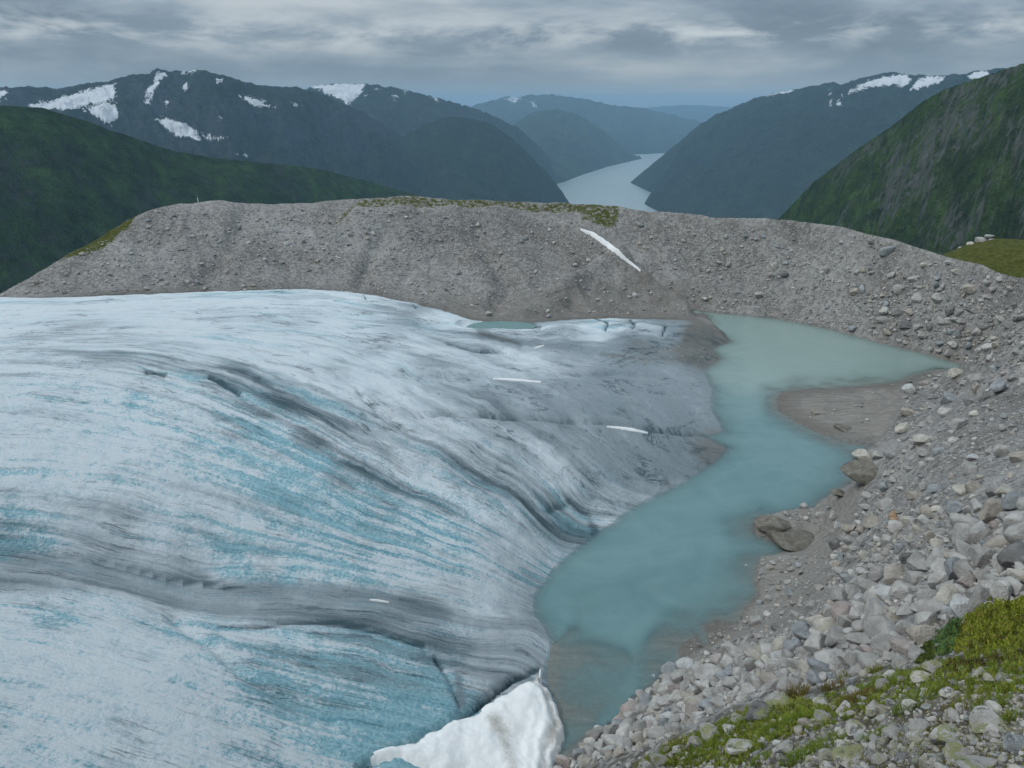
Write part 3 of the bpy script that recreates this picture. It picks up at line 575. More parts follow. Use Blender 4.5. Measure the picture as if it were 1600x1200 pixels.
def mat_mountain(name, km, low, high, rock, snow=False, rock_amt=0.5, tree_z=-350):
    m = Mat(name); P = m.tc.outputs['Object']; s = 1.0 / (km * 1000)
    n1 = m.noise(P, 9 * s, 6, 0.6, 0.4); n2 = m.noise(P, 60 * s, 6, 0.65, 0.3); n3 = m.noise(m.vec(P, (1, 1, 0.35)), 190 * s, 5, 0.65)
    n4 = m.noise(P, 620 * s, 3, 0.7); z = m.sep(P)[2]
    zf = m.step(m.math('ADD', z, m.math('MULTIPLY', m.math('SUBTRACT', n1, 0.5), 500)), tree_z - 220, tree_z + 220)
    col = m.mix(zf, low, high)
    n0 = m.noise(P, 22 * s, 5, 0.6, 0.8); pat = m.step(n0, 0.36, 0.66)
    col = m.mix(pat, m.mix(0.45, col, (0.004, 0.008, 0.008)), m.mix(0.35, col, (high[0] * 2.2, high[1] * 2.2, high[2] * 1.6)))
    col = m.mix(m.step(n2, 0.3, 0.72), m.mix(0.7, col, (0, 0, 0)), m.mix(0.20, col, (0.11, 0.14, 0.06)))
    col = m.mix(m.step(n4, 0.32, 0.68), m.mix(0.5, col, (0, 0, 0)), m.mix(0.22, col, (0.10, 0.14, 0.05)))
    g = m.N.new('ShaderNodeNewGeometry'); nz = m.sep(g.outputs['Normal'])[2]
    rk = m.math('ADD', m.math('MULTIPLY', m.math('SUBTRACT', n3, 0.5), 1.6), m.math('ADD', m.math('MULTIPLY', m.math('SUBTRACT', 0.72, nz), 0.5), m.math('ADD', m.math('MULTIPLY', m.math('SUBTRACT', n1, 0.5), 1.6), m.math('MULTIPLY', m.math('SUBTRACT', zf, 0.5), 0.35))))
    col = m.mix(m.math('MULTIPLY', m.step(rk, 0.42 - rock_amt * 0.6, 0.95 - rock_amt * 0.6), 0.85), col, m.mix(n3, m.mix(0.6, rock, (0, 0, 0)), rock))
    if snow:
        sf = m.step(m.math('ADD', m.attr('snow'), m.math('ADD', m.math('MULTIPLY', m.math('SUBTRACT', n2, 0.5), 2.0), m.math('ADD', m.math('MULTIPLY', m.math('SUBTRACT', n3, 0.5), 2.2), m.math('MULTIPLY', m.math('SUBTRACT', n4, 0.5), 1.2)))), 0.05, 0.22)
        col = m.mix(sf, col, (0.82, 0.84, 0.86))
    m.set('Base Color', col); m.set('Roughness', 1.0); m.set('Specular IOR Level', 0.0)
    m.bump(m.math('ADD', m.math('MULTIPLY', n2, 0.7), m.math('MULTIPLY', n3, 0.4)), 1.0, km * 14); return m.m
def catmull(xs, ys, u):
    return np.interp(u, xs, ys)
PEAK = 100.0
def mountain(label, ridge, base, mat, nu=320, nv=110, amp=0.10, seed=0, snow=(), prof=0.95, gully=10.0, sil=1.2, back=0.8):
    rp = np.array([at_d(a, b, c * 1000) for a, b, c in ridge]); bp = np.array([(lambda q: (q[0] * c * 1000, q[1] * c * 1000, VALLEY - 25))(rays(a, 300)) for a, c in base])
    km = np.mean([c for *_, c in ridge])
    def res(p, n):
        l = np.r_[0, np.cumsum(np.hypot(np.diff(p[:, 0]), np.diff(p[:, 1])))]; l /= l[-1]
        return l, np.stack([np.interp(np.linspace(0, 1, n), l, p[:, k]) for k in range(3)], -1)
    _, rd = res(rp, nu); _, bs = res(bp, nu)
    u = np.linspace(0, 1, nu)[:, None]; v = (np.linspace(0, 1, nv) ** 1.25)[None]
    X = rd[:, None, 0] * (1 - v) + bs[:, None, 0] * v; Y = rd[:, None, 1] * (1 - v) + bs[:, None, 1] * v
    drop = rd[:, 2] - bs[:, 2]
    Z = rd[:, None, 2] - drop[:, None] * v ** prof
    sc = np.mean(drop)
    env = np.minimum(np.sin(math.pi * np.clip(v, 0, 1)) ** 0.7, 1) * sstep(0, 0.10, v + 0.02) * (drop / drop.max())[:, None].clip(0.15, 1)
    wx = X + 0.15 * sc * fbm(X / sc, Y / sc, 2, seed + 3)
    n = fbm(X / (0.8 * sc), Y / (0.8 * sc), 6, seed, 0.5, True) - 0.2
    gl = fbm(u * gully * 3 + 0.3 * fbm(X / sc * 2, Y / sc * 2, 3, seed + 7), v * 2.0 + 0 * u, 5, seed + 11, 0.55, True)
    Z = Z + env * sc * (amp * 2.6 * n + amp * 0.7 * gl)
    sl = fbm(u * 55 + 0 * v, 0 * u + 0 * v, 4, seed + 20, 0.6) * sil * km * 1000 / FPX * 5
    Z = Z + sl * (1 - v) ** 6 * sstep(0, 0.04, u) * 0.8
    # far side
    nb = 14; vb = np.linspace(1, 0, nb, endpoint=False)[None]
    dirx, diry = rd[:, 0] / np.hypot(rd[:, 0], rd[:, 1]), rd[:, 1] / np.hypot(rd[:, 0], rd[:, 1])
    run = (drop / back)[:, None]
    XB = rd[:, None, 0] + dirx[:, None] * run * vb; YB = rd[:, None, 1] + diry[:, None] * run * vb; ZB = Z[:, :1] - drop[:, None] * vb
    X = np.c_[XB, X]; Y = np.c_[YB, Y]; Z = np.c_[ZB, Z]
    at = {}
    if snow:
        qx, qy = project(X, Y, Z); sd = np.full(X.shape, -60.0)
        for pl in snow: sd = np.maximum(sd, sdist(qx, qy, pl))
        at['snow'] = ('FLOAT', np.clip(sd / 9.0, -1.6, 1.5).ravel())
    global PEAK
    PEAK = max(PEAK, float(Z.max()))
    o = mesh_obj('mountain', np.c_[X.ravel(), Y.ravel(), Z.ravel()], grid_faces(nu, nv + nb), mat, attrs=at)
    return struct(o, label)

GREEN, HIGH, ROCK = (0.030, 0.058, 0.022), (0.052, 0.066, 0.032), (0.125, 0.125, 0.12)
mountain('steep green mountainside on the right edge with grey rock ribs', [(1195, 362, 2.5), (1222, 336, 2.45), (1270, 286, 2.35), (1330, 240, 2.2), (1400, 192, 2.1), (1440, 160, 2.0), (1475, 140, 1.95), (1540, 118, 1.85), (1600, 99, 1.75), (1720, 55, 1.6), (1900, -10, 1.45)],
         [(1190, 1.7), (1300, 1.2), (1500, 0.8), (1900, 0.5)], mat_mountain('green hillside', 2.0, (0.034, 0.086, 0.018), (0.058, 0.115, 0.024), (0.18, 0.18, 0.18), rock_amt=0.36, tree_z=-200), seed=5, amp=0.07, gully=7, sil=0.6, nu=360, nv=140)
mountain('dark green shoulder of the mountain on the left edge', [(-420, 120, 2.2), (-200, 150, 2.3), (0, 165, 2.4), (60, 168, 2.45), (120, 184, 2.5), (200, 212, 2.6), (260, 233, 2.7), (330, 246, 2.85), (430, 256, 3.1), (500, 264, 3.3), (580, 285, 3.6), (700, 318, 4.0), (820, 345, 4.4)],
         [(-420, 0.8), (0, 0.9), (300, 1.2), (600, 1.9), (820, 2.8)], mat_mountain('dark green hillside', 2.6, (0.018, 0.050, 0.020), (0.038, 0.100, 0.024), (0.085, 0.085, 0.092), rock_amt=0.40, tree_z=-330), seed=15, amp=0.11, gully=8, sil=0.6, nu=380, nv=130)
mountain('dark blue mountain on the left with snow patches and a small ice cap', [(-420, 150, 7.2), (-150, 142, 7.0), (0, 137, 6.9), (50, 135, 6.8), (90, 138, 6.8), (130, 131, 6.7), (170, 126, 6.6), (200, 118, 6.6), (245, 113, 6.5), (285, 111, 6.5), (312, 109, 6.5), (335, 115, 6.5), (370, 125, 6.5), (405, 133, 6.5), (440, 135, 6.6), (475, 138, 6.7), (510, 150, 6.8), (560, 172, 7.0), (610, 200, 7.2), (660, 240, 7.4), (720, 290, 7.6)],
         [(-420, 4.6), (0, 4.6), (300, 4.6), (500, 5.0), (720, 6.2)], mat_mountain('snowy blue mountain', 6.5, (0.012, 0.028, 0.026), (0.022, 0.034, 0.038), (0.075, 0.085, 0.10), True, 0.74, -250),
         snow=[[(45, 166), (100, 150), (160, 133), (182, 127), (182, 150), (160, 160), (120, 170), (75, 173)], [(130, 172), (160, 160), (183, 160), (186, 182), (172, 196), (160, 185)], [(246, 114), (262, 114), (250, 125), (238, 150), (233, 168), (225, 160), (229, 145), (240, 125)], [(243, 185), (262, 182), (275, 190), (292, 192), (312, 208), (335, 212), (360, 214), (335, 221), (300, 218), (280, 214), (262, 203)],
               [(371, 148), (395, 151), (415, 158), (430, 168), (412, 169), (388, 162)], [(338, 122), (350, 126), (340, 132)], [(456, 155), (470, 165), (460, 169)], [(368, 239), (389, 240), (386, 245), (371, 244)], [(285, 109), (314, 108), (308, 115), (284, 115)], [(250, 157), (266, 159), (260, 165)], [(340, 180), (350, 184), (343, 190)], [(-5, 140), (18, 138), (8, 152), (-5, 158)], [(288, 135), (292, 125), (295, 137), (290, 142)]],
         seed=25, amp=0.15, gully=8, sil=1.0, nu=420, nv=130)
mountain('rounded blue mountain behind with a snow cap', [(380, 190, 9.8), (440, 160, 9.6), (484, 135, 9.5), (510, 131, 9.5), (570, 131, 9.5), (610, 136, 9.6), (660, 147, 9.7), (710, 160, 9.9), (760, 176, 10.2), (810, 200, 10.6), (850, 235, 11.2), (868, 268, 11.6), (880, 300, 12.0)],
         [(380, 7.5), (600, 7.6), (800, 8.6), (872, 9.8)], mat_mountain('snow capped mountain', 9.5, (0.016, 0.03, 0.022), (0.03, 0.036, 0.032), (0.06, 0.064, 0.07), True, 0.5, -200),
         snow=[[(478, 134), (500, 130), (572, 129), (566, 145), (546, 163), (536, 158), (515, 149), (498, 141)], [(586, 134), (592, 133), (592, 139), (585, 140)], [(630, 141), (640, 142), (634, 146)], [(672, 150), (690, 154), (680, 158)], [(570, 146), (576, 150), (570, 153)], [(612, 150), (620, 150), (616, 156)]], seed=35, amp=0.10, nu=260, nv=90, gully=6)
mountain('dark rounded forested hill beside the fjord', [(480, 300, 7.0), (560, 268, 7.2), (600, 240, 7.4), (630, 214, 7.5), (660, 196, 7.6), (690, 185, 7.6), (712, 182, 7.6), (745, 187, 7.7), (772, 196, 7.7), (800, 216, 7.8), (830, 245, 7.9), (855, 270, 8.0), (875, 294, 8.0), (890, 318, 8.0), (900, 345, 8.0)],
         [(480, 5.2), (650, 5.4), (800, 6.0), (893, 7.2)], mat_mountain('forested hill', 7.6, (0.009, 0.024, 0.020), (0.010, 0.026, 0.020), (0.028, 0.036, 0.04), rock_amt=0.2, tree_z=100), seed=45, amp=0.08, nu=260, nv=90, gully=6, sil=0.8)
mountain('blue mountain on the right of the fjord with snow fields on top', [(984, 286, 11.4), (1000, 272, 11.3), (1020, 256, 11.2), (1060, 222, 11.0), (1100, 192, 10.7), (1130, 175, 10.5), (1160, 161, 10.2), (1190, 150, 10.0), (1240, 140, 9.7), (1300, 128, 9.3), (1315, 132, 9.2), (1345, 122, 9.0), (1390, 112, 8.8), (1430, 117, 8.6), (1480, 118, 8.4), (1520, 113, 8.2), (1560, 107, 8.0), (1640, 100, 7.8), (1850, 90, 7.4)],
         [(985, 11.2), (1000, 10.6), (1021, 9.9), (1006, 8.9), (1030, 8.2), (1150, 7.3), (1400, 6.2), (1850, 5.0)], mat_mountain('blue fjord mountain', 9.5, (0.010, 0.026, 0.026), (0.020, 0.036, 0.036), (0.045, 0.058, 0.07), True, 0.45, -150),
         snow=[[(1316, 151), (1340, 133), (1380, 119), (1416, 114), (1424, 126), (1412, 138), (1396, 131), (1370, 136), (1340, 143)], [(1418, 142), (1432, 124), (1452, 119), (1484, 118), (1466, 131), (1440, 139)], [(1503, 121), (1535, 111), (1550, 111), (1542, 123), (1520, 125)], [(1296, 142), (1300, 142), (1300, 166), (1296, 166)], [(1308, 158), (1316, 163), (1308, 164)], [(1190, 148), (1240, 140), (1236, 144), (1196, 152)]],
         seed=55, amp=0.12, nu=380, nv=120, gully=9, sil=0.8)
mountain('hazy green hill above the far shore of the fjord', [(760, 230, 14.0), (800, 196, 14.5), (830, 176, 15.0), (870, 170, 15.5), (900, 177, 15.6), (930, 194, 15.8), (960, 220, 16.0), (985, 240, 16.2), (1000, 245, 16.4)], [(760, 12.0), (870, 10.8), (905, 12.2), (950, 14.2), (1002, 16.2)],
         mat_mountain('hazy hill', 15, (0.035, 0.06, 0.03), (0.065, 0.085, 0.04), (0.09, 0.095, 0.09), rock_amt=0.2), seed=65, amp=0.09, nu=160, nv=60, gully=5)
mountain('pale blue mountain range at the far end of the fjord', [(300, 200, 24), (600, 178, 23), (700, 172, 22.5), (740, 165, 22), (790, 152, 22), (850, 147, 22), (900, 152, 22), (960, 165, 22.5), (1000, 168, 23), (1040, 177, 23.5), (1080, 186, 24), (1130, 200, 25), (1200, 225, 26)], [(300, 19), (800, 17.5), (1000, 17.6), (1045, 18.3), (1200, 20)],
         mat_mountain('far range', 22, (0.035, 0.055, 0.035), (0.06, 0.07, 0.05), (0.09, 0.095, 0.1), True, 0.4), snow=[[(783, 155), (800, 151), (814, 154), (800, 160)], [(828, 160), (842, 162), (836, 167)]], seed=75, amp=0.08, nu=240, nv=60)
mountain('faint farthest ridge on the horizon', [(-500, 176, 36), (0, 170, 36), (600, 172, 36), (900, 172, 36), (1000, 169, 36), (1060, 164, 36), (1100, 164, 36), (1150, 168, 36), (1300, 172, 36), (2100, 170, 36)], [(-500, 31), (800, 31), (2100, 31)], mat_mountain('farthest ridge', 36, (0.04, 0.055, 0.04), (0.05, 0.06, 0.05), (0.08, 0.09, 0.09)), seed=85, amp=0.05, nu=200, nv=30)

# ---------------------------------------------------------------- haze: the damp air over the fjord
def haze():
    x, y0, y1, z0, z1 = 43000, -3000, 46000, VALLEY - 27, PEAK + 20
    co = np.array([(sx * x, yy, zz) for zz in (z0, z1) for yy in (y0, y1) for sx in (-1, 1)])
    f = np.array([[0, 2, 3, 1], [4, 5, 7, 6], [0, 1, 5, 4], [2, 6, 7, 3], [0, 4, 6, 2], [1, 3, 7, 5]])
    m = bpy.data.materials.new('haze'); m.use_nodes = True; nt = m.node_tree; nt.nodes.clear()
    out = nt.nodes.new('ShaderNodeOutputMaterial'); v = nt.nodes.new('ShaderNodeVolumePrincipled')
    v.inputs['Density'].default_value = 4.2e-5; v.inputs['Color'].default_value = (0.46, 0.76, 1.0, 1); v.inputs['Anisotropy'].default_value = 0.0
    nt.links.new(v.outputs[0], out.inputs['Volume'])
    m.volume_intersection_method = 'FAST' if hasattr(m, 'volume_intersection_method') else None
    o = mesh_obj('haze', co, f, m, smooth=False); return stuff(o, 'bluish haze in the air')
haze()  #HZ
# ================================================================ SNOW lying on ice and moraine
def mat_snow(name, dirt=0.5):
    m = Mat(name); P = m.tc.outputs['Object']; n = m.noise(P, 0.35, 6, 0.65, 0.5); f = m.noise(P, 3.5, 5, 0.7)
    g = m.attr('grime')
    d = m.math('ADD', g, m.math('ADD', m.math('MULTIPLY', m.math('SUBTRACT', n, 0.5), 1.0), m.math('MULTIPLY', m.math('SUBTRACT', f, 0.5), 0.8)))
    col = m.mix(m.math('MULTIPLY', m.step(d, 0.15, 0.95), dirt), (0.76, 0.755, 0.725), (0.32, 0.29, 0.24))
    m.set('Base Color', col); m.set('Roughness', 0.75); m.set('Specular IOR Level', 0.15)
    m.bump(m.math('ADD', n, m.math('MULTIPLY', f, 0.35)), 0.5, 0.25); return m.m
M_SNOW = mat_snow('old snow', 0.8); M_SNOW2 = mat_snow('clean snow strip', 0.5)
def snow_bank():
    poly = [(560, 1235), (600, 1206), (645, 1184), (700, 1147), (745, 1119), (775, 1093), (810, 1067), (838, 1052), (845, 1034), (849, 1060), (858, 1066), (870, 1090), (880, 1116), (883, 1138), (870, 1163), (864, 1200), (862, 1240)]
    W = np.array([at_z(a, b, 1.4)[:2] for a, b in poly])
    xs = np.linspace(W[:, 0].min() - 1, W[:, 0].max() + 1, 190); ys = np.linspace(W[:, 1].min() - 1, W[:, 1].max() + 1, 190)
    X, Y = np.meshgrid(xs, ys, indexing='ij')
    wob = 0.35 * fbm(X / 1.6, Y / 1.6, 3, 201)
    sd = sdist(X, Y, W) + wob
    base = np.maximum(sample(S, X, Y), 0.0)
    qx, qy = project(X, Y, base + 1)
    thick = 1.75 * (1 - np.exp(-np.maximum(sd, 0) / 0.9)) + 0.5 * fbm(X / 4, Y / 4, 3, 203) + 0.10 * fbm(X / 1.1, Y / 1.1, 4, 204, 0.6) + 0.32 * np.sin(line_dist(qx, qy, poly[8:]) / 3.2 + 2 * fbm(X / 2, Y / 2, 2, 208)) * np.exp(-line_dist(qx, qy, poly[8:]) / 20)
    Z = np.where(sd > 0, base + thick, base - 3.0 * np.abs(sd) - 0.05)
    edge = line_dist(qx, qy, poly[8:])
    grime = 0.12 + 0.95 * np.exp(-((edge - 12) / 8) ** 2) * (0.6 + 0.8 * fbm(X / 1.0, Y / 5, 3, 207)) + 0.55 * np.exp(-(line_dist(qx, qy, [(770, 1130), (790, 1170), (800, 1210)]) / 14) ** 2) + 0.8 * np.exp(-(line_dist(qx, qy, [(790, 1075), (835, 1060)]) / 6) ** 2)
    o = masked_grid('snow_bank', X, Y, Z, sd > -0.7, M_SNOW, {'grime': ('FLOAT', grime)})
    tag(o, 'white bank of old snow with grimy edge, on the ice margin above the water', 'snow bank')
snow_bank()
def ribbon(name, line, widths, label, cat, up=0.25, group=None, mat=M_SNOW2, n=60, seed=0):
    l = np.array(line, float); t = np.r_[0, np.cumsum(np.hypot(*np.diff(l, axis=0).T))]; t /= t[-1]
    u = np.linspace(0, 1, n); cx = np.interp(u, t, l[:, 0]); cy = np.interp(u, t, l[:, 1]); w = np.interp(u, t, widths)
    w = w * (1 + 0.35 * fbm(u * 14, u * 0 + seed, 3, seed)) 
    dx = np.gradient(cx); dy = np.gradient(cy); k = np.hypot(dx, dy); nx, ny = -dy / k, dx / k
    m = 7; vs = np.linspace(-1, 1, m); jit = fbm(u * 20, u * 0 + 5, 3, seed + 9) * 0.5
    px = cx[:, None] + nx[:, None] * (vs[None] + jit[:, None] * np.abs(vs)) * w[:, None] / 2; py = cy[:, None] + ny[:, None] * (vs[None] + jit[:, None] * np.abs(vs)) * w[:, None] / 2
    h = hit(px.ravel(), py.ravel()).reshape(n, m, 3)
    for j in range(n):
        if np.isnan(h[j]).any(): h[j] = h[j - 1]
    h[..., 2] += up * (1 - vs[None] ** 4) - 0.08
    o = mesh_obj(name, h.reshape(-1, 3), grid_faces(n, m), mat, attrs={'grime': ('FLOAT', 0.1 * np.abs(np.tile(vs, n)))})
    return tag(o, label, cat, group)
ribbon('snow_streak', [(907, 359), (925, 366), (945, 379), (965, 394), (978, 406), (990, 415), (1001, 424)], [2, 7, 9, 8, 5, 3, 2], 'long white streak of snow lying in the gully of the grey moraine', 'snow streak', up=0.5)
ribbon('snow_strip', [(948, 667), (970, 669), (990, 672), (1012, 677)], [2, 4, 5, 2], 'short bright snow strip in the crack near the dirty ice front', 'snow strip', seed=3)
ribbon('snow_strip', [(770, 592), (800, 593), (845, 597)], [2, 3, 2], 'thin white snow line across the middle of the grey glacier', 'snow strip', seed=4)
ribbon('snow_strip', [(834, 545), (842, 542), (850, 540)], [2, 3, 1.5], 'tiny white snow fleck on the ice below the small pond', 'snow strip', seed=5)
ribbon('snow_strip', [(578, 938), (592, 939), (608, 942)], [1.5, 3, 1.5], 'small snow fleck on the lip of the dark meltwater channel', 'snow strip', seed=6)

# ================================================================ BOULDERS
def ico(sub):
    import bmesh
    bm = bmesh.new(); bmesh.ops.create_icosphere(bm, subdivisions=sub, radius=1.0)
    v = np.array([x.co[:] for x in bm.verts]); f = np.array([[x.index for x in q.verts] for q in bm.faces]); bm.free(); return v, f
ICO = {k: ico(k) for k in (1, 2, 3)}
def rock_shape(seed, sub, round_=0.5):
    r = np.random.default_rng(seed); v, f = ICO[sub]; v = v.copy()
    for k in range(int(8 + 6 * round_)):
        n = r.normal(size=3); n /= np.linalg.norm(n); d = r.uniform(0.38, 0.72) + 0.10 * round_
        o = np.maximum(v @ n - d, 0); v -= o[:, None] * n
    if sub > 2:                                         # worn edges
        e = np.concatenate([f[:, [0, 1]], f[:, [1, 2]], f[:, [2, 0]]]); acc = np.zeros_like(v); cnt = np.zeros(len(v))
        np.add.at(acc, e[:, 0], v[e[:, 1]]); np.add.at(cnt, e[:, 0], 1); k_ = 0.08 + 0.16 * round_; v = (1 - k_) * v + k_ * acc / cnt[:, None]
    v += r.normal(size=v.shape) * (0.010 if sub > 2 else 0.03)
    v /= np.abs(v).max(0); return v, f
def mat_rock(name, src, lichen=0.0):
    m = Mat(name); P = m.tc.outputs['Object']; G = m.N.new('ShaderNodeNewGeometry').outputs['Position']
    if src == 'object': col = m.N.new('ShaderNodeObjectInfo').outputs['Color']
    else: col = m.attr('tone', 'Color')
    n = m.noise(G, 1.1, 6, 0.65, 0.3); f = m.noise(G, 7, 4, 0.7)
    c = m.mix(m.step(n, 0.28, 0.72), m.mix(0.38, col, (0.02, 0.02, 0.018)), m.mix(0.12, col, (0.7, 0.69, 0.66)))
    c = m.mix(m.math('MULTIPLY', m.step(f, 0.56, 0.75), 0.35), c, m.mix(0.6, col, (0.03, 0.03, 0.028)))
    if lichen:
        k = m.step(m.noise(G, 1.6, 6, 0.7, 0.4), 0.5, 0.56); k2 = m.step(m.noise(m.vec(G, (1, 1, 1), (1, 2, 3)), 2.6, 5, 0.7), 0.56, 0.62)
        c = m.mix(m.math('MULTIPLY', k, lichen), c, (0.215, 0.225, 0.08)); c = m.mix(m.math('MULTIPLY', k2, 0.7), c, (0.07, 0.075, 0.068))
    m.set('Base Color', c); m.set('Roughness', 0.92); m.set('Specular IOR Level', 0.12)
    m.bump(m.math('ADD', n, m.math('MULTIPLY', f, 0.5)), 0.8, 0.3); return m.m
M_RO, M_RG, M_RL = mat_rock('boulder granite', 'object'), mat_rock('gravel stones', 'attr'), mat_rock('lichen stone', 'object', 0.75)
M_RGL = mat_rock('lichen gravel', 'attr', 0.35)
TONES = {'pale grey': (.475, .452, .415), 'grey': (.37, .35, .32), 'blue-grey': (.29, .305, .305), 'tan': (.40, .355, .295), 'dark grey': (.19, .183, .172), 'orange': (.46, .29, .16), 'pinkish': (.41, .35, .315), 'cream': (.50, .465, .39), 'white': (.56, .555, .53), 'brown': (.175, .155, .12)}
SHAPES = {}
for k in range(18):
    v, f = rock_shape(500 + k, 3, (k % 3) / 2)
    SHAPES[k] = (v, f)
BOULDER_ME = {}
def boulder_mesh(k, mat):
    if (k, mat.name) not in BOULDER_ME:
        v, f = SHAPES[k]; me = bpy.data.meshes.new('boulder'); me.from_pydata((v * 0.5).tolist(), [], f.tolist()); me.update(); me.materials.append(mat); me.polygons.foreach_set('use_smooth', np.ones(len(me.polygons), bool)) if k % 3 == 2 else None
        BOULDER_ME[(k, mat.name)] = me
    return BOULDER_ME[(k, mat.name)]
def make_boulder(px, py, w, hr, tone, label, group=None, k=None, mat=None, name='boulder', rz=None, tilt=0.12, sink=0.30, var=0.04, depth_r=0.85, pos=None):
    p = hit(px, py + w * hr * 0.22)[0] if pos is None else pos
    d = math.dist(p, (0, 0, CAM_Z)); sz = w * d / FPX
    k = random.randrange(18) if k is None else k
    o = bpy.data.objects.new(name, boulder_mesh(k, mat or M_RO)); COL.objects.link(o)
    o.scale = (sz, sz * depth_r, sz * hr); o.location = (p[0], p[1], p[2] + sz * hr * (0.5 - sink))
    az = math.atan2(p[0], p[1])
    o.rotation_euler = (random.uniform(-tilt, tilt), random.uniform(-tilt, tilt), (-az + random.uniform(-.3, .3)) if rz is None else rz)
    c = TONES[tone]; j = random.uniform(1 - 2 * var, 1 + 2 * var); o.color = (*[min(1, x * j) for x in c], 1)
    tag(o, label, 'boulder', group); return o
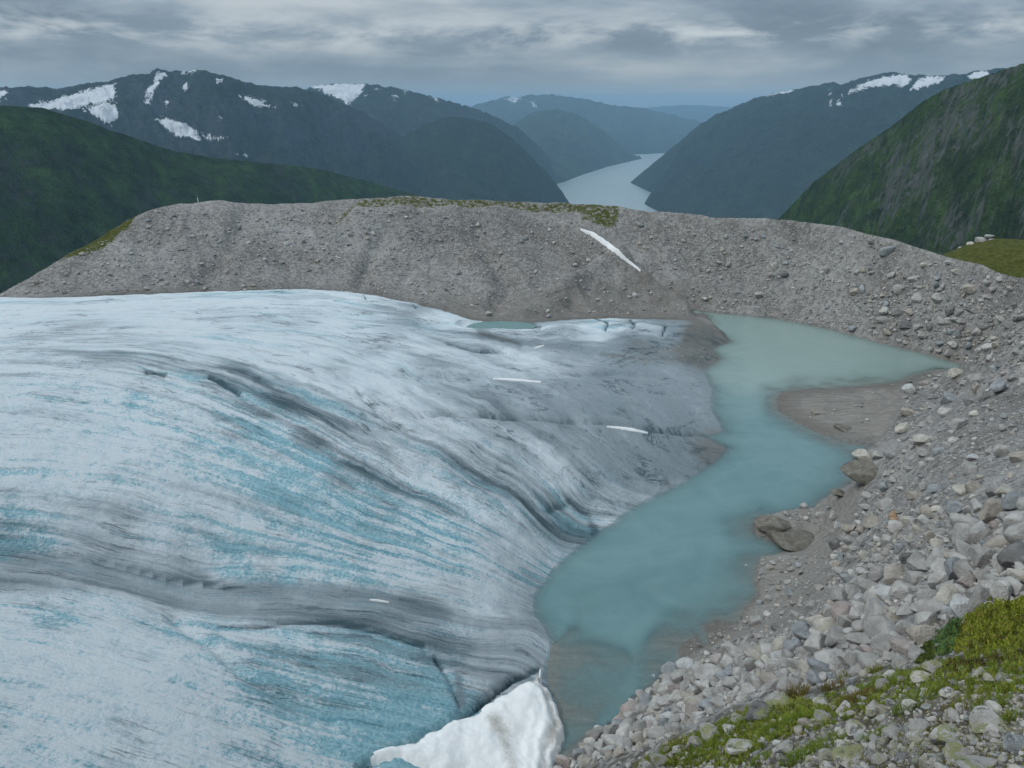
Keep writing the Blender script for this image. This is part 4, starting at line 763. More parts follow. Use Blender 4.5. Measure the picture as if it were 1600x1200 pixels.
# (px, py, width px, height ratio, tone, short phrase for its neighbours, label)
LAND = [
    (984, 1110, 31, .95, 'pinkish', 'the tall pinkish block at the water', 'tall pinkish block standing alone at the water on the lower shore'),
    (1107, 1049, 54, .50, 'pale grey', 'the long pale slab on the shore', 'long pale grey slab with a flat top near the muddy shallows'),
    (1055, 1077, 30, .80, 'pinkish', 'the sloping pinkish boulder', 'sloping pinkish boulder beside the lower shoreline'),
    (1014, 1126, 26, .80, 'white', 'the whitish block on the lower shore', 'whitish block behind the tall pinkish block on the lower shore'),
    (904, 1180, 25, .80, 'blue-grey', 'the blue-grey boulder nearest the water', 'blue-grey boulder at the water in the lowest corner of the shore'),
    (911, 1165, 18, .6, 'tan', 'the flat tan stone at the water', 'flat tan stone at the water beside a blue-grey boulder'),
    (1030, 1146, 38, .5, 'pale grey', 'the wide pale boulder on the lower shore', 'wide pale boulder in the middle of the lower shore rubble'),
    (1380, 990, 60, .62, 'grey', 'the largest boulder by the shrubs', 'largest grey boulder of the rubble just behind the shrub patch'),
    (1300, 1030, 50, .42, 'pale grey', 'the broad flat boulder above the grass', 'broad flat pale boulder just above the edge of the grass'),
    (1558, 852, 40, .82, 'tan', 'the big tan boulder on the right', 'big tan boulder with a dark underside at the right edge of the rubble'),
    (1590, 872, 52, .75, 'dark grey', 'the big dark boulder on the right', 'big dark grey boulder cut by the right edge of the picture'),
    (1533, 900, 36, .62, 'grey', 'the flat grey boulder on the right', 'flat grey boulder in the pile at the right edge'),
    (1508, 895, 32, 1.1, 'grey', 'the upright grey slab', 'upright grey slab standing in the boulder pile on the right'),
    (1385, 930, 32, .8, 'white', 'the whitish cracked boulder', 'whitish cracked boulder in the middle of the boulder pile'),
    (1345, 955, 34, .75, 'pale grey', 'the pale wedge boulder', 'pale wedge boulder in the lower boulder pile'),
    (1240, 1012, 36, .8, 'blue-grey', 'the tall blue-grey boulder on the shore', 'tall blue-grey boulder at the upper edge of the shore rubble'),
    (1183, 970, 27, .6, 'grey', 'the grey boulder on the silt', 'grey boulder with a dark foot at the lower end of the silt flat'),
    (1242, 960, 24, .72, 'pale grey', 'the pale round boulder on the silt', 'pale round boulder below the silt flat'),
    (1235, 927, 17, .65, 'blue-grey', 'the small blue-grey stone on the silt', 'small blue-grey stone lying alone on the silt flat'),
    (1280, 918, 18, .75, 'pale grey', 'the small pale stone on the silt', 'small pale stone lying on the silt flat by the rubble'),
    (1322, 860, 18, .85, 'tan', 'the split tan boulder', 'split tan boulder above the silt flat'),
    (1366, 815, 37, .65, 'tan', 'the wide tan boulder above the spit', 'wide tan boulder on bare gravel above the muddy spit'),
    (1397, 805, 17, .75, 'orange', 'the orange stone', 'orange stone beside two paler ones above the muddy spit'),
    (1400, 814, 19, .5, 'orange', 'the lower orange stone', 'lower flat orange stone touching the brighter orange one'),
    (1416, 812, 18, .85, 'cream', 'the cream stone', 'cream stone on the right of the orange stones'),
    (1304, 807, 20, .9, 'pale grey', 'the pale boulder on the spit', 'pale boulder on the crest of the muddy spit, upper of a pair'),
    (1310, 822, 17, .9, 'white', 'the whitish stone on the spit', 'whitish stone on the muddy spit, lower of a pair'),
    (1280, 762, 16, .72, 'pale grey', 'the lone block in the water', 'lone pale block standing in the turquoise water off the spit'),
    (1352, 742, 74, .46, 'brown', 'the brown mud-covered boulder', 'large dark brown mud-covered boulder leaning over the water'),
    (1204, 818, 56, .27, 'brown', 'the upper mud ledge', 'dark brown mud ledge at the tip of the muddy spit'), (1236, 842, 84, .19, 'brown', 'the lower mud ledge', 'long undercut brown mud ledge below the tip of the muddy spit'), (1314, 772, 30, .4, 'brown', 'the small mud ledge', 'small brown mud ledge left of the big mud-covered boulder'), (1316, 668, 34, .16, 'brown', 'the wet hump on the spit', 'low dark wet hump on the near side of the silt spit'),
    (1348, 712, 32, .5, 'cream', 'the cream slab at the water', 'cream slab at the water, leftmost of three'),
    (1373, 712, 27, .55, 'grey', 'the grey stone at the water', 'grey boulder at the water, middle of three'),
    (1394, 708, 24, .7, 'grey', 'the rightmost of the three stones at the water', 'grey boulder at the water, rightmost of three'),
    (1382, 762, 20, .9, 'blue-grey', 'the blue-grey block', 'blue-grey block on the right of the brown mud-covered boulder'),
    (1272, 645, 13, .85, 'tan', 'the lone stone on the silt spit', 'lone tan stone sitting on the flat silt spit'),
    (1420, 609, 22, .8, 'white', 'the rounded white boulder', 'rounded white boulder at the root of the silt spit'),
    (1445, 598, 16, .6, 'pinkish', 'the pinkish stone by the spit', 'pinkish stone at the upper edge of the silt spit'),
    (1493, 585, 23, .75, 'cream', 'the cream boulder at the lake end', 'cream boulder at the narrow right end of the lake'),
    (1438, 687, 30, .75, 'cream', 'the big cream boulder on the slope', 'big cream boulder on the slope right of the silt spit'),
    (1466, 704, 20, .85, 'blue-grey', 'the blue-grey boulder on the slope', 'blue-grey boulder on the slope right of the big cream one'),
    (1416, 646, 26, .6, 'tan', 'the tan boulder above the spit', 'tan boulder by the slope foot behind the silt spit'),
    (1521, 715, 21, .5, 'white', 'the white slab on the slope', 'white slab lying alone on the gravel slope at right'),
    (1519, 763, 24, .85, 'tan', 'the round tan boulder', 'round tan boulder in the upper part of the right slope'),
    (1462, 765, 25, .45, 'blue-grey', 'the flat blue slab', 'flat blue-grey slab left of the round tan boulder'),
    (1572, 768, 30, .6, 'cream', 'the cream boulder by the right edge', 'cream boulder near the right edge above the rubble'),
    (1430, 775, 26, .55, 'tan', 'the pair of tan slabs', 'tan slab leaning on a paler one on the right slope'),
    (1385, 391, 23, .72, 'blue-grey', 'the big blue-grey boulder on the moraine', 'big blue-grey boulder high on the right moraine wall'),
    (1209, 415, 12, .95, 'cream', 'the cream boulder on the moraine', 'cream boulder alone on the moraine wall above the lake'),
    (1206, 430, 13, .7, 'grey', 'the grey boulder under the cream one', 'grey boulder just under the cream one on the moraine wall'),
    (1224, 428, 14, .7, 'dark grey', 'the dark boulder on the moraine', 'dark boulder right of the cream one on the moraine wall'),
    (1334, 456, 17, 1.0, 'tan', 'the tan diamond slab', 'tan diamond-shaped slab on the middle of the right moraine wall'),
    (1426, 436, 16, .85, 'pale grey', 'the tilted pale slab', 'tilted pale slab high on the right moraine wall'),
    (1185, 460, 17, .75, 'grey', 'the grey pair on the moraine foot', 'grey boulder at the moraine foot above the lake inlet'),
    (1493, 424, 15, .5, 'cream', 'the flat cream stone under the knoll', 'flat cream stone just under the ridge left of the grassy knoll'),
    (448, 381, 9, .9, 'white', 'the white stone on the moraine', 'white stone in the middle of the left moraine'),
    (547, 366, 9, 1.0, 'cream', 'the cream stone on the moraine', 'cream stone on the moraine below the mossy ridge'),
    (496, 407, 11, .7, 'tan', 'the tan stone on the moraine', 'tan stone low on the left moraine'),
    (992, 461, 9, .9, 'white', 'the white stone on the dark fan', 'white stone on the dark fan below the snow streak'),
    (857, 494, 9, 1.1, 'blue-grey', 'the blue-grey stone at the ice', 'blue-grey stone at the ice margin right of the small pond'),
    (764, 490, 12, .8, 'pale grey', 'the pale stones above the pond', 'pale stone just above the small pond'),
    (315, 412, 9, .6, 'cream', 'the cream slab on the left moraine', 'small cream slab on the lower left moraine'),
    (998, 1056, 9, .7, 'white', 'the small white stone in the shallows', 'small white stone in the shallows, left of a pair'),
    (1021, 1057, 9, .7, 'white', 'the other white stone in the shallows', 'small white stone in the shallows, right of a pair'),
    (997, 1092, 8, .9, 'white', 'the white stone beside the pinkish block', 'small white stone in the water behind the tall pinkish block'),
    (936, 1140, 17, .55, 'white', 'the white stone in the lower shallows', 'white flat stone in the shallows near the snow bank'),
    (1152, 919, 8, .6, 'white', 'the white pebble in the lake', 'tiny white stone breaking the water off the silt flat'),
    (1166, 884, 8, .6, 'pale grey', 'the pale pebble in the lake', 'tiny pale stone in the water below the undercut bank'),
]
PLACED = []                                             # px, py, radius px of every stone set down so far
for a in LAND:
    make_boulder(*a[:5], a[6]); PLACED.append((a[0], a[1], a[2] / 2))
# pale rock outcrop along the left rim of the grassy knoll
def knoll_rock(px, py, w, hr, tone, label, d=253, rz=None):
    x, y, z = at_d(px, py, d); return make_boulder(px, py, w, hr, tone, label, pos=(x, y, z - 0.1), sink=0.5, rz=rz, tilt=0.2)
knoll_rock(1503, 391, 17, .6, 'pale grey', 'lowest pale rock on the left rim of the grassy knoll'); knoll_rock(1519, 383, 16, .6, 'cream', 'cream rock halfway up the left rim of the grassy knoll')
knoll_rock(1534, 375, 17, .5, 'pale grey', 'topmost pale rock on the left rim of the grassy knoll'); knoll_rock(1550, 374, 12, .4, 'pale grey', 'pale stone carrying the white slab on the grassy knoll')
knoll_rock(1546, 368, 12, .42, 'white', 'white flat-topped slab perched on top of the grassy knoll'); knoll_rock(1556, 387, 8, .5, 'grey', 'grey stone lying in the grass in the middle of the knoll'); knoll_rock(1593, 386, 10, .5, 'pale grey', 'pale stone in the grass at the right edge of the knoll')

# ---- every other stone: large ones as boulders of their own, the rest as rubble
ZONES = [  # polygon, tries, smallest px, largest px, tail, spacing
    ('moraine_left', [(-60, 468), (95, 412), (240, 330), (480, 326), (640, 330), (900, 345), (985, 425), (1075, 485), (960, 494), (700, 480), (560, 455), (250, 455), (0, 464)], 6500, 1.6, 8, 3.0, .8),
    ('moraine_right', [(985, 345), (1300, 360), (1500, 415), (1600, 440), (1720, 470), (1720, 600), (1540, 572), (1400, 536), (1240, 500), (1100, 484), (1010, 425)], 4600, 1.8, 13, 2.6, .8),
    ('lake_end', [(1330, 470), (1480, 440), (1720, 480), (1720, 640), (1540, 590), (1540, 572), (1400, 536)], 1300, 2.6, 18, 2.0, .75),
    ('right_slope', [(1505, 590), (1540, 582), (1720, 560), (1720, 820), (1600, 800), (1450, 835), (1350, 835), (1330, 765), (1400, 705), (1410, 600), (1470, 582)], 2300, 2.4, 24, 1.8, .75),
    ('boulder_pile', [(1720, 780), (1570, 798), (1480, 838), (1450, 885), (1400, 900), (1345, 895), (1325, 930), (1240, 1000), (1290, 1064), (1440, 1032), (1440, 995), (1510, 956), (1600, 940), (1720, 900)], 6500, 6, 38, 2.0, .60),
    ('lower_shore', [(1240, 1000), (1190, 1016), (1060, 1042), (970, 1100), (925, 1150), (865, 1212), (1000, 1172), (1150, 1100), (1290, 1066)], 8000, 4.6, 26, 2.3, .57),
    ('silt_flat', [(1180, 812), (1300, 782), (1345, 835), (1310, 930), (1200, 1000), (1120, 1010), (1060, 1040), (1090, 992), (1150, 980), (1190, 872)], 900, 2.5, 12, 2.2, .9),
    ('silt_edge', [(1300, 860), (1345, 800), (1500, 790), (1570, 800), (1450, 885), (1345, 900), (1320, 935), (1240, 1002), (1150, 1022), (1070, 1048), (1130, 1005), (1220, 980), (1290, 930)], 3600, 2.6, 20, 2.1, .66),
    ('spit', [(1225, 618), (1420, 600), (1400, 650), (1370, 685), (1290, 675)], 40, 2, 6, 2.2, 1.2),
    ('ice_debris', [(1040, 540), (1120, 545), (1100, 575), (1000, 570), (930, 560)], 160, 1.5, 4, 2.5, 1.0)]
cell = 12; GRID = {}
def put(x, y, r): GRID.setdefault((int(x // cell), int(y // cell)), []).append((x, y, r))
def free(x, y, r, k):
    n = int((r + 26) // cell) + 1; cx, cy = int(x // cell), int(y // cell)
    for i in range(cx - n, cx + n + 1):
        for j in range(cy - n, cy + n + 1):
            for (a, b, c) in GRID.get((i, j), ()):
                if (x - a) ** 2 + ((y - b) * 1.35) ** 2 < (k * (r + c)) ** 2: return False
    return True
for q in PLACED: put(*q)
cand = []
for zn, poly, tries, lo, hi, tail, gap in ZONES:
    pa = np.array(poly, float); b0, b1 = pa.min(0), pa.max(0); pts = []
    while len(pts) < tries:
        q = RNG.uniform(b0, b1, (tries * 2, 2)); q = q[inside(q[:, 0], q[:, 1], pa)]
        clump = fbm(q[:, 0] / 45, q[:, 1] / 24, 3, 300); q = q[RNG.uniform(size=len(q)) < np.clip(0.62 + 0.9 * clump, 0.12, 1)]
        pts += q.tolist()
    pts = pts[:tries]
    for (x, y) in pts:
        s_ = min(hi, lo * (1 - RNG.uniform() * 0.999) ** (-1 / tail))
        if zn in ('moraine_right',): s_ *= 0.8 + 0.45 * max(0, (x - 1050) / 500) * max(0.2, (y - 340) / 180)
        cand.append((s_, x, y, zn, gap))
cand.sort(key=lambda c: -c[0])
kept = []
for s_, x, y, zn, gap in cand:
    if free(x, y, s_ / 2, gap): put(x, y, s_ / 2); kept.append((s_, x, y, zn))
P = hit([k[1] for k in kept], [k[2] for k in kept])
ok = ~np.isnan(P[:, 0]) & (P[:, 2] > 0.02)
on_ice = sample(np.where(gm, ice, -999.0), P[:, 0].clip(-400, 400), P[:, 1]) > sample(ground, P[:, 0].clip(-400, 400), P[:, 1])
ok &= ~on_ice | np.array([k[3] == 'ice_debris' for k in kept])
kept = [(k, P[i]) for i, k in enumerate(kept) if ok[i]]
big = [kp for kp in kept if -5 < kp[0][1] < 1605 and kp[0][2] < 1203][:230]
bigset = {id(b) for b in big}; small = [kp for kp in kept if id(kp) not in bigset]
def pick_tone(zn):
    r = random.random()
    if zn in ('boulder_pile', 'lower_shore'): t = (('pale grey', .42), ('grey', .70), ('cream', .76), ('tan', .86), ('blue-grey', .95), ('pinkish', .98), ('white', 1))
    else: t = (('grey', .40), ('pale grey', .66), ('blue-grey', .78), ('tan', .88), ('cream', .93), ('dark grey', 1))
    for n, p in t:
        if r < p: return n
WHERE = {'moraine_left': 'on the moraine', 'moraine_right': 'on the moraine wall', 'lake_end': 'above the lake end', 'right_slope': 'on the right slope', 'boulder_pile': 'in the boulder pile', 'lower_shore': 'in the shore rubble', 'silt_flat': 'on the silt', 'silt_edge': 'by the silt flat', 'spit': 'on the spit', 'ice_debris': 'on the ice'}
lx = np.array([a[0] for a in LAND], float); ly = np.array([a[1] for a in LAND], float)
GROUPS = {'moraine_left': 'boulders on the moraine', 'moraine_right': 'boulders on the moraine', 'lake_end': 'boulders above the lake end', 'right_slope': 'boulders on the right slope', 'boulder_pile': 'boulders in the pile', 'lower_shore': 'boulders on the lower shore', 'silt_flat': 'boulders by the silt flat', 'silt_edge': 'boulders by the silt flat', 'spit': 'boulders by the silt flat', 'ice_debris': 'boulders on the moraine'}
seen_label = {}
for (s_, x, y, zn), p in big:
    tone = pick_tone(zn); hr = random.choice((.5, .6, .7, .8, .95)); shp = {.5: 'flat', .6: 'wide', .7: 'wedge-shaped', .8: 'blocky', .95: 'upright'}[hr]
    sz = 'large' if s_ > 28 else ('medium' if s_ > 18 else 'small')
    order = np.argsort(np.hypot(lx - x, (ly - y)))[:4]; lab = None
    for oi in order:
        dx, dy = x - lx[oi], y - ly[oi]; near_ = 'just ' if math.hypot(dx, dy) < 40 else ''
        dr = ('right of' if dx > 0 else 'left of') if abs(dx) > 1.2 * abs(dy) else ('below' if dy > 0 else 'above')
        lab = f'{sz} {tone} {shp} boulder {near_}{dr} {LAND[oi][5]}'
        if len(lab.split()) <= 16 and lab not in seen_label: break
    seen_label[lab] = 1
    make_boulder(x, y, s_ * 1.12, hr, tone, lab, GROUPS[zn], pos=tuple(p), tilt=0.35, sink=0.22, rz=random.uniform(0, 6.28), depth_r=random.uniform(.65, 1))
def rubble(name, items, sub, mat, label, nshape=10, up=0.16, lichen=False):
    protos = [rock_shape(900 + k, sub, (k % 3) / 2) for k in range(nshape)]
    r = np.random.default_rng(len(items)); n = len(items)
    pos = np.array([p for _, p in items]); px_s = np.array([k[0] for k, _ in items]); zn = [k[3] for k, _ in items]
    d = np.sqrt((pos[:, 0]) ** 2 + pos[:, 1] ** 2 + (pos[:, 2] - CAM_Z) ** 2); size = px_s * 1.1 * d / FPX
    kind = r.integers(0, nshape, n); co, fa, tn = [], [], []; off = 0
    tones = np.array([TONES[pick_tone(z)] for z in zn]) * r.uniform(0.85, 1.28, (n, 1))
    for k, (v, f) in enumerate(protos):
        i = np.where(kind == k)[0]; m = len(i)
        if not m: continue
        sc = np.stack([size[i] * .5, size[i] * .5 * r.uniform(.6, 1, m), size[i] * .5 * r.uniform(.45, .85, m)], -1)
        a, b, c = r.uniform(0, 6.28, m), r.uniform(-.4, .4, m), r.uniform(-.4, .4, m)
        q = v[None] * sc[:, None]
        x, y, z = q[..., 0], q[..., 1], q[..., 2]
        y, z = y * np.cos(b)[:, None] - z * np.sin(b)[:, None], y * np.sin(b)[:, None] + z * np.cos(b)[:, None]
        x, z = x * np.cos(c)[:, None] + z * np.sin(c)[:, None], -x * np.sin(c)[:, None] + z * np.cos(c)[:, None]
        x, y = x * np.cos(a)[:, None] - y * np.sin(a)[:, None], x * np.sin(a)[:, None] + y * np.cos(a)[:, None]
        q = np.stack([x, y, z], -1) + pos[i][:, None]; q[..., 2] += (size[i] * up)[:, None]
        co.append(q.reshape(-1, 3)); fa.append((f[None] + (off + np.arange(m) * len(v))[:, None, None]).reshape(-1, 3)); off += m * len(v)
        t = np.c_[tones[i], np.ones(m)]; tn.append(np.repeat(t, len(v), 0))
    o = mesh_obj(name, np.concatenate(co), np.concatenate(fa), mat, attrs={'tone': ('FLOAT_COLOR', np.concatenate(tn))}, smooth=False)
    return stuff(o, label)
mid = [s for s in small if s[0][0] >= 4.2]; tiny = [s for s in small if s[0][0] < 4.2]
print('stones', len(big), len(mid), len(tiny))
rubble('rubble_stones', mid, 2, M_RG, 'loose grey rubble stones on moraine and lake shore')
rubble('gravel_stones', tiny, 1, M_RG, 'small stones and gravel strewn over the moraine', up=0.1)

# ================================================================ FOREGROUND SLOPE: lichen stones, grass, shrubs
fgp = np.array(FG_POLY[:1] + FG_POLY[1:9] + [(1760, 1260), (880, 1260)], float)
q = RNG.uniform((880, 940), (1720, 1250), (12000, 2)); q = q[RNG.uniform(size=len(q)) < np.clip((q[:, 1] + 0.28 * (q[:, 0] - 1300) - 1060) / 110, .3, 1)]; q = q[inside(q[:, 0], q[:, 1], fgp)]
GRID.clear(); fgk = []
FG_ROCKS = [(1187, 1113, 48, .62, 'dark grey', 'dark boulder with yellow-green lichen at the brow of the grassy slope'), (1215, 1098, 46, .38, 'grey', 'flat lichen-covered rock just above the dark lichen boulder'), (1110, 1146, 38, .5, 'grey', 'mossy lichen rock at the brow left of the grass tufts'),
    (1093, 1160, 42, .42, 'grey', 'low rounded lichen rock in the grass near the lower brow'), (1030, 1188, 40, .7, 'grey', 'yellow-green lichen rock at the lowest end of the brow'), (1160, 1172, 62, .3, 'pale grey', 'long pale sloping rock between the lower grass tufts'), (1216, 1163, 18, .7, 'white', 'small white stone in the lower grass'),
    (1365, 1105, 22, .8, 'pale grey', 'round stone with yellow lichen left of the large grass tuft'), (1443, 1060, 38, .45, 'cream', 'long cream rock below the shrub patch'), (1458, 1043, 30, .6, 'grey', 'green lichen rock at the foot of the shrub patch'), (1290, 1120, 40, .35, 'grey', 'flat grey rock amid the mossy middle slope'),
    (1340, 1140, 36, .6, 'pale grey', 'pale angular rock below the mossy middle slope'), (1440, 1135, 44, .5, 'grey', 'broad lichen slab below the large grass tuft'), (1480, 1150, 48, .6, 'pale grey', 'pale pointed rock in the stony lower right'), (1400, 1145, 38, .5, 'grey', 'grey flat rock left of the broad lichen slab'),
    (1545, 1130, 52, .65, 'pale grey', 'pale ridged rock in the stony right corner'), (1535, 1196, 66, .35, 'grey', 'yellow-green lichen rock cut by the bottom edge'), (1320, 1172, 34, .7, 'cream', 'cream wedge stone right of the bright grass patch'), (1335, 1185, 60, .4, 'grey', 'wide grey slab near the bottom edge'), (1283, 1098, 26, .6, 'pale grey', 'lichen-yellow stone left of the brown grass'), (1500, 1180, 44, .5, 'grey', 'grey speckled rock near the bottom right corner'), (1590, 1165, 46, .6, 'blue-grey', 'blue-grey rock at the right edge of the stony corner'), (1570, 1062, 30, .4, 'grey', 'grey slab beside the upper heath at right')]
for a in FG_ROCKS:
    make_boulder(*a[:5], a[5], mat=M_RL, name='lichen_rock', sink=0.34, tilt=0.2)
    put(a[0], a[1], a[2] / 2)
for x, y in q:
    s_ = min(26, 4.5 * (1 - RNG.uniform() * .999) ** (-1 / 2.0)) * (0.65 + 0.5 * (y - 1000) / 200)
    if free(x, y, s_ / 2, 0.55): put(x, y, s_ / 2); fgk.append((s_, x, y, 'fg'))
Pf = hit([k[1] for k in fgk], [k[2] for k in fgk])
fgi = [(k, Pf[i]) for i, k in enumerate(fgk) if not np.isnan(Pf[i, 0]) and math.hypot(Pf[i, 0], Pf[i, 1]) < 60]
rubble('lichen_stones', fgi, 2, M_RGL, 'lichen-speckled stones scattered over the grassy slope', up=0.12)

def mat_leaf(name):
    m = Mat(name); c = m.attr('tone', 'Color'); m.set('Base Color', c); m.set('Roughness', 0.7); m.set('Specular IOR Level', 0.2)
    tl = m.N.new('ShaderNodeBsdfTranslucent'); mx = m.N.new('ShaderNodeMixShader'); mx.inputs[0].default_value = 0.25
    m.L.new(c, tl.inputs['Color']); m.L.new(m.bsdf.outputs[0], mx.inputs[1]); m.L.new(tl.outputs[0], mx.inputs[2]); m.L.new(mx.outputs[0], m.out.inputs['Surface']); return m.m
M_LEAF = mat_leaf('grass and leaves')
def blades(pos, length, width, tones, lean=0.5, seed=0, spread=None):
    """tapered bent grass blades rooted at pos; returns co, faces, colours"""
    r = np.random.default_rng(seed); n = len(pos)
    a = r.uniform(0, 6.28, n); L = length * r.uniform(.55, 1.15, n); ln = np.abs(r.normal(0, lean, n)).clip(0, 1.2)
    if spread is not None: a = np.arctan2(spread[:, 1], spread[:, 0]) + r.normal(0, .5, n)
    dx, dy = np.cos(a), np.sin(a); b = r.uniform(0, 3.14, n); wx, wy = np.cos(b) * width / 2, np.sin(b) * width / 2
    h1 = np.stack([dx * ln * L * .3, dy * ln * L * .3, L * .6], -1); h2 = np.stack([dx * ln * L, dy * ln * L, L * (1 - .35 * ln)], -1)
    w = np.stack([wx, wy, 0 * wx], -1)
    co = np.stack([pos - w, pos + w, pos + h1 + w * .7, pos + h1 - w * .7, pos + h2], 1).reshape(-1, 3)
    i = np.arange(n)[:, None] * 5
    f = np.concatenate([i + [0, 1, 2], i + [0, 2, 3], i + [3, 2, 4]])
    c = np.repeat(np.c_[tones, np.ones(n)], 5, 0); return co, f, c
def tone_mix(r, n, cols, jit=.18):
    k = r.integers(0, len(cols), n); return np.array(cols)[k] * r.uniform(1 - jit, 1 + jit, (n, 1))
GRASS = [(.15, .235, .026), (.20, .265, .032), (.24, .27, .05)]; OLIVE = [(.235, .23, .036), (.27, .25, .052), (.195, .235, .03)]; RUST = [(.21, .14, .05), (.18, .135, .036), (.19, .175, .042)]
def tuft(px, py, w, hgt, cols, label, n=260, group='grass tufts on the slope'):
    r = np.random.default_rng(int(px * 7 + py)); c = hit(px, py)[0]; d = math.dist(c, (0, 0, CAM_Z)); R_ = w * d / FPX / 2
    a = r.uniform(0, 6.28, n); q = np.sqrt(r.uniform(0, 1, n)) * R_; x = c[0] + np.cos(a) * q; y = c[1] + np.sin(a) * q
    pos = np.stack([x, y, sample(TOP, x, y) - .02], -1)
    co, f, cc = blades(pos, hgt * d / FPX, max(.012, .9 * d / FPX), tone_mix(r, n, cols), .55, int(px), np.stack([np.cos(a), np.sin(a)], -1))
    co = co - c; o = mesh_obj('grass_tuft', co, f, M_LEAF, attrs={'tone': ('FLOAT_COLOR', cc)}); o.location = c
    return tag(o, label, 'grass tuft', group)
for t in [(1432, 1098, 54, 17, GRASS, 'largest bright green tuft, standing alone in the middle of the stony slope', 420), (1515, 1097, 42, 15, OLIVE, 'olive tuft right of the largest bright green tuft', 300), (1548, 1103, 40, 16, GRASS, 'green tuft at the right end of the row by the stony corner', 300), (1578, 1124, 20, 14, GRASS, 'small green tuft below the right end of the tuft row', 150),
          (1368, 1150, 34, 12, GRASS, 'thin green tuft among pale stones below the mossy slope', 220), (1250, 1185, 46, 18, GRASS, 'bright green tuft at the bottom edge, lowest on the slope', 380), (1290, 1164, 52, 14, GRASS, 'long bright tuft just above the lowest tuft', 340), (1217, 1138, 48, 18, GRASS, 'dark green tuft below the dark lichen boulder', 380), (1255, 1125, 40, 16, GRASS, 'green tuft right of the one below the dark lichen boulder', 320),
          (1150, 1138, 44, 17, GRASS, 'green tuft on the brow left of the dark lichen boulder', 340), (1052, 1170, 36, 16, OLIVE, 'olive tuft at the lower end of the brow', 280), (1096, 1178, 40, 14, GRASS, 'green tuft in front of the low rounded lichen rock', 280), (1003, 1194, 22, 10, OLIVE, 'small tuft at the lowest end of the brow', 150), (1243, 1088, 30, 20, RUST, 'reddish brown tuft above the dark lichen boulder', 260), (1335, 1093, 46, 14, RUST, 'rusty grass patch in the middle of the slope', 300),
          (1372, 1068, 54, 14, GRASS, 'green tuft below the boulders in the upper middle slope', 360), (1410, 1062, 36, 12, GRASS, 'green tuft left of the long cream rock', 240), (1300, 1075, 26, 12, RUST, 'small rusty tuft on the brow by the boulders', 180), (1326, 1055, 26, 10, OLIVE, 'small olive tuft on the brow under the broad flat boulder', 160), (1366, 1050, 20, 12, OLIVE, 'small olive tuft on the brow near the largest boulder', 140), (1575, 1076, 30, 10, GRASS, 'short green patch at the right edge under the heath', 200), (1410, 1022, 18, 12, OLIVE, 'small olive tuft at the left tip of the shrub patch', 140), (1185, 1190, 34, 12, GRASS, 'green tuft near the bottom edge left of the lowest one', 240)]:
    tuft(*t)
def cover(name, poly, n, hgt_px, cols, label, seed, w_px=1.2, lean=.7, clump=True, mound=0.0):
    r = np.random.default_rng(seed); pa = np.array(poly, float); q = r.uniform(pa.min(0), pa.max(0), (n * 4, 2)); q = q[inside(q[:, 0], q[:, 1], pa)]
    if clump: q = q[r.uniform(size=len(q)) < np.clip(.45 + 1.6 * fbm(q[:, 0] / 14, q[:, 1] / 8, 3, seed), .02, 1)]
    q = q[:n]; h = hit(q[:, 0], q[:, 1]); k = ~np.isnan(h[:, 0]) & (np.hypot(h[:, 0], h[:, 1]) < 60); h = h[k]; q = q[k]
    d = np.sqrt(h[:, 0] ** 2 + h[:, 1] ** 2 + (h[:, 2] - CAM_Z) ** 2)
    edge_ = sdist(q[:, 0], q[:, 1], pa)
    if mound:
        k = edge_ > 7 * (0.35 + fbm(q[:, 0] / 7, q[:, 1] / 7, 3, seed + 31)); h, q, d = h[k], q[k], d[k]
    lift = mound * sstep(0, 22, sdist(q[:, 0], q[:, 1], pa)) * (0.75 + 1.5 * fbm(q[:, 0] / 18, q[:, 1] / 12, 3, seed + 5)).clip(.1, 2) * d / FPX
    z = h.copy(); z[:, 2] += lift * r.uniform(.3, 1, len(h)) - .02
    m = d.mean()
    return z, blades(z, hgt_px * m / FPX, w_px * m / FPX, tone_mix(r, len(z), cols, .25) * (1 + 1.1 * fbm(q[:, 0] / 9, q[:, 1] / 6, 3, seed + 8))[:, None].clip(.4, 1.6), lean, seed)
allc = [cover('g', [(1290, 1085), (1430, 1045), (1600, 1000), (1680, 990), (1680, 1075), (1560, 1085), (1440, 1085), (1340, 1120), (1250, 1150), (1160, 1170), (1180, 1125), (1240, 1110)], 34000, 8, OLIVE + GRASS[:2], '', 41)[1],
        cover('g', [(1000, 1200), (1060, 1160), (1160, 1110), (1250, 1090), (1300, 1110), (1220, 1150), (1150, 1200)], 15000, 9, OLIVE + GRASS, '', 42)[1],
        cover('g', [(1150, 1200), (1300, 1120), (1450, 1080), (1700, 1070), (1700, 1240), (1150, 1240)], 9000, 6, OLIVE + RUST, '', 43)[1],
        cover('g', [(1495, 380), (1550, 374), (1640, 384), (1700, 410), (1700, 440), (1600, 430), (1500, 404)], 10, 6, OLIVE, '', 44)[1]]
def join(parts):
    co, fa, cc, off = [], [], [], 0
    for a, b, c in parts: co.append(a); fa.append(b + off); cc.append(c); off += len(a)
    return np.concatenate(co), np.concatenate(fa), np.concatenate(cc)
co, f, cc = join([a for a in allc if len(a[0])])
stuff(mesh_obj('grass', co, f, M_LEAF, attrs={'tone': ('FLOAT_COLOR', cc)}), 'short olive grass and moss between the stones of the near slope')
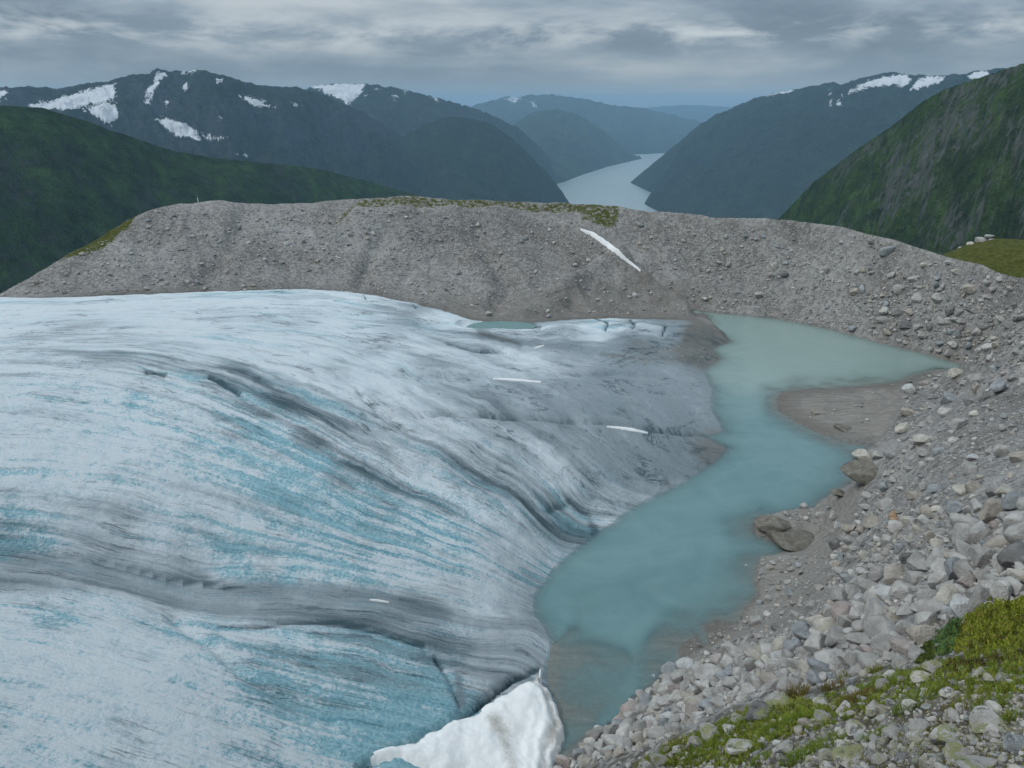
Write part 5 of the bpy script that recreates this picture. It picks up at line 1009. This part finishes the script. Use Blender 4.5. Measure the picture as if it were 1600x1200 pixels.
def shrub(name, poly, n, cols, label, seed, hgt=5, mound=24, twig=True):
    z, (c, f, t) = cover(name, poly, n, hgt, cols, label, seed, 2.2, 1.0, False, mound)
    root = z.mean(0); root[2] = z[:, 2].min()
    e = bpy.data.objects.new(name, None); COL.objects.link(e); e.location = root; e.empty_display_size = .2
    mesh_obj('foliage', c - root, f, M_LEAF, e, attrs={'tone': ('FLOAT_COLOR', t)})
    if twig:                                            # woody stems under the leaves
        r = np.random.default_rng(seed + 1); i = r.choice(len(z), 260); g = z[i].copy(); top = g.copy(); g[:, 2] = sample(TOP, g[:, 0], g[:, 1]) - .02
        side = np.stack([np.full(260, .012), r.uniform(-.01, .01, 260), np.zeros(260)], -1)
        cs = np.stack([g - side, g + side, top], 1).reshape(-1, 3) - root; fs = np.arange(780).reshape(-1, 3)
        mesh_obj('stems', cs, fs, M_LEAF, e, attrs={'tone': ('FLOAT_COLOR', np.tile((.06, .045, .03, 1), (780, 1)))})
    tag(e, label, 'shrub', 'shrubs above the boulders'); return e
shrub('heath_shrub', [(1490, 985), (1510, 958), (1555, 944), (1600, 934), (1700, 905), (1700, 1000), (1600, 1010), (1545, 1026), (1495, 1024), (1478, 1012)], 20000, [(.22, .25, .022), (.27, .285, .032), (.17, .215, .024), (.24, .21, .045)], 'wide yellow-green heath shrub cushion at the right edge below the boulders', 51)
shrub('willow_shrub', [(1452, 1010), (1468, 985), (1490, 968), (1508, 966), (1505, 1000), (1490, 1024), (1465, 1026)], 4200, [(.095, .17, .06), (.12, .20, .075), (.14, .19, .04)], 'dark bluish green leafy willow at the left of the heath cushion', 52, hgt=5, mound=22)
shrub('heath_shrub', [(1425, 1036), (1432, 1012), (1456, 998), (1466, 1020), (1452, 1046)], 1500, [(.075, .105, .02), (.10, .125, .022)], 'small green heath clump left of the dark willow', 53, mound=12)
shrub('heath_shrub', [(1468, 1046), (1480, 1028), (1545, 1026), (1600, 1012), (1680, 1000), (1680, 1018), (1560, 1040), (1500, 1052)], 3200, [(.085, .055, .03), (.10, .075, .03), (.075, .065, .02)], 'reddish brown heather fringe under the yellow-green cushion', 54, hgt=5, mound=9)

# ================================================================ marker pole on the moraine ridge
def pole():
    x, y, _ = at_d(309.5, 313, 287.5); z = sample(TOP, np.array([x]), np.array([y]))[0]
    e = bpy.data.objects.new('marker_pole', None); COL.objects.link(e); e.location = (x, y, z); e.rotation_euler = (0, R(-4), 0)
    def tube(name, z0, z1, r0, r1, col):
        k = np.linspace(0, 2 * math.pi, 8, endpoint=False); zs = np.linspace(z0, z1, 4); rs = np.linspace(r0, r1, 4)
        co = np.concatenate([np.stack([np.cos(k) * r, np.sin(k) * r, 0 * k + zz], -1) for zz, r in zip(zs, rs)] + [[[0, 0, z1 + .03]]])
        fa = [[j * 8 + i, j * 8 + (i + 1) % 8, j * 8 + 8 + (i + 1) % 8, j * 8 + 8 + i] for j in range(3) for i in range(8)] + [[24 + i, 24 + (i + 1) % 8, 32] for i in range(8)]
        m = Mat('pole ' + name); P = m.tc.outputs['Object']; m.set('Base Color', m.mix(m.noise(P, 3, 3), col, tuple(c * .75 for c in col))); m.set('Roughness', .6)
        return mesh_obj(name, co, fa, m.m, e)
    tube('post', -.3, 1.5, .14, .12, (.62, .66, .68)); tube('rod', 1.5, 2.9, .07, .035, (.33, .38, .38))
    tag(e, 'thin pale marker pole standing on the left end of the moraine ridge', 'pole')
pole()
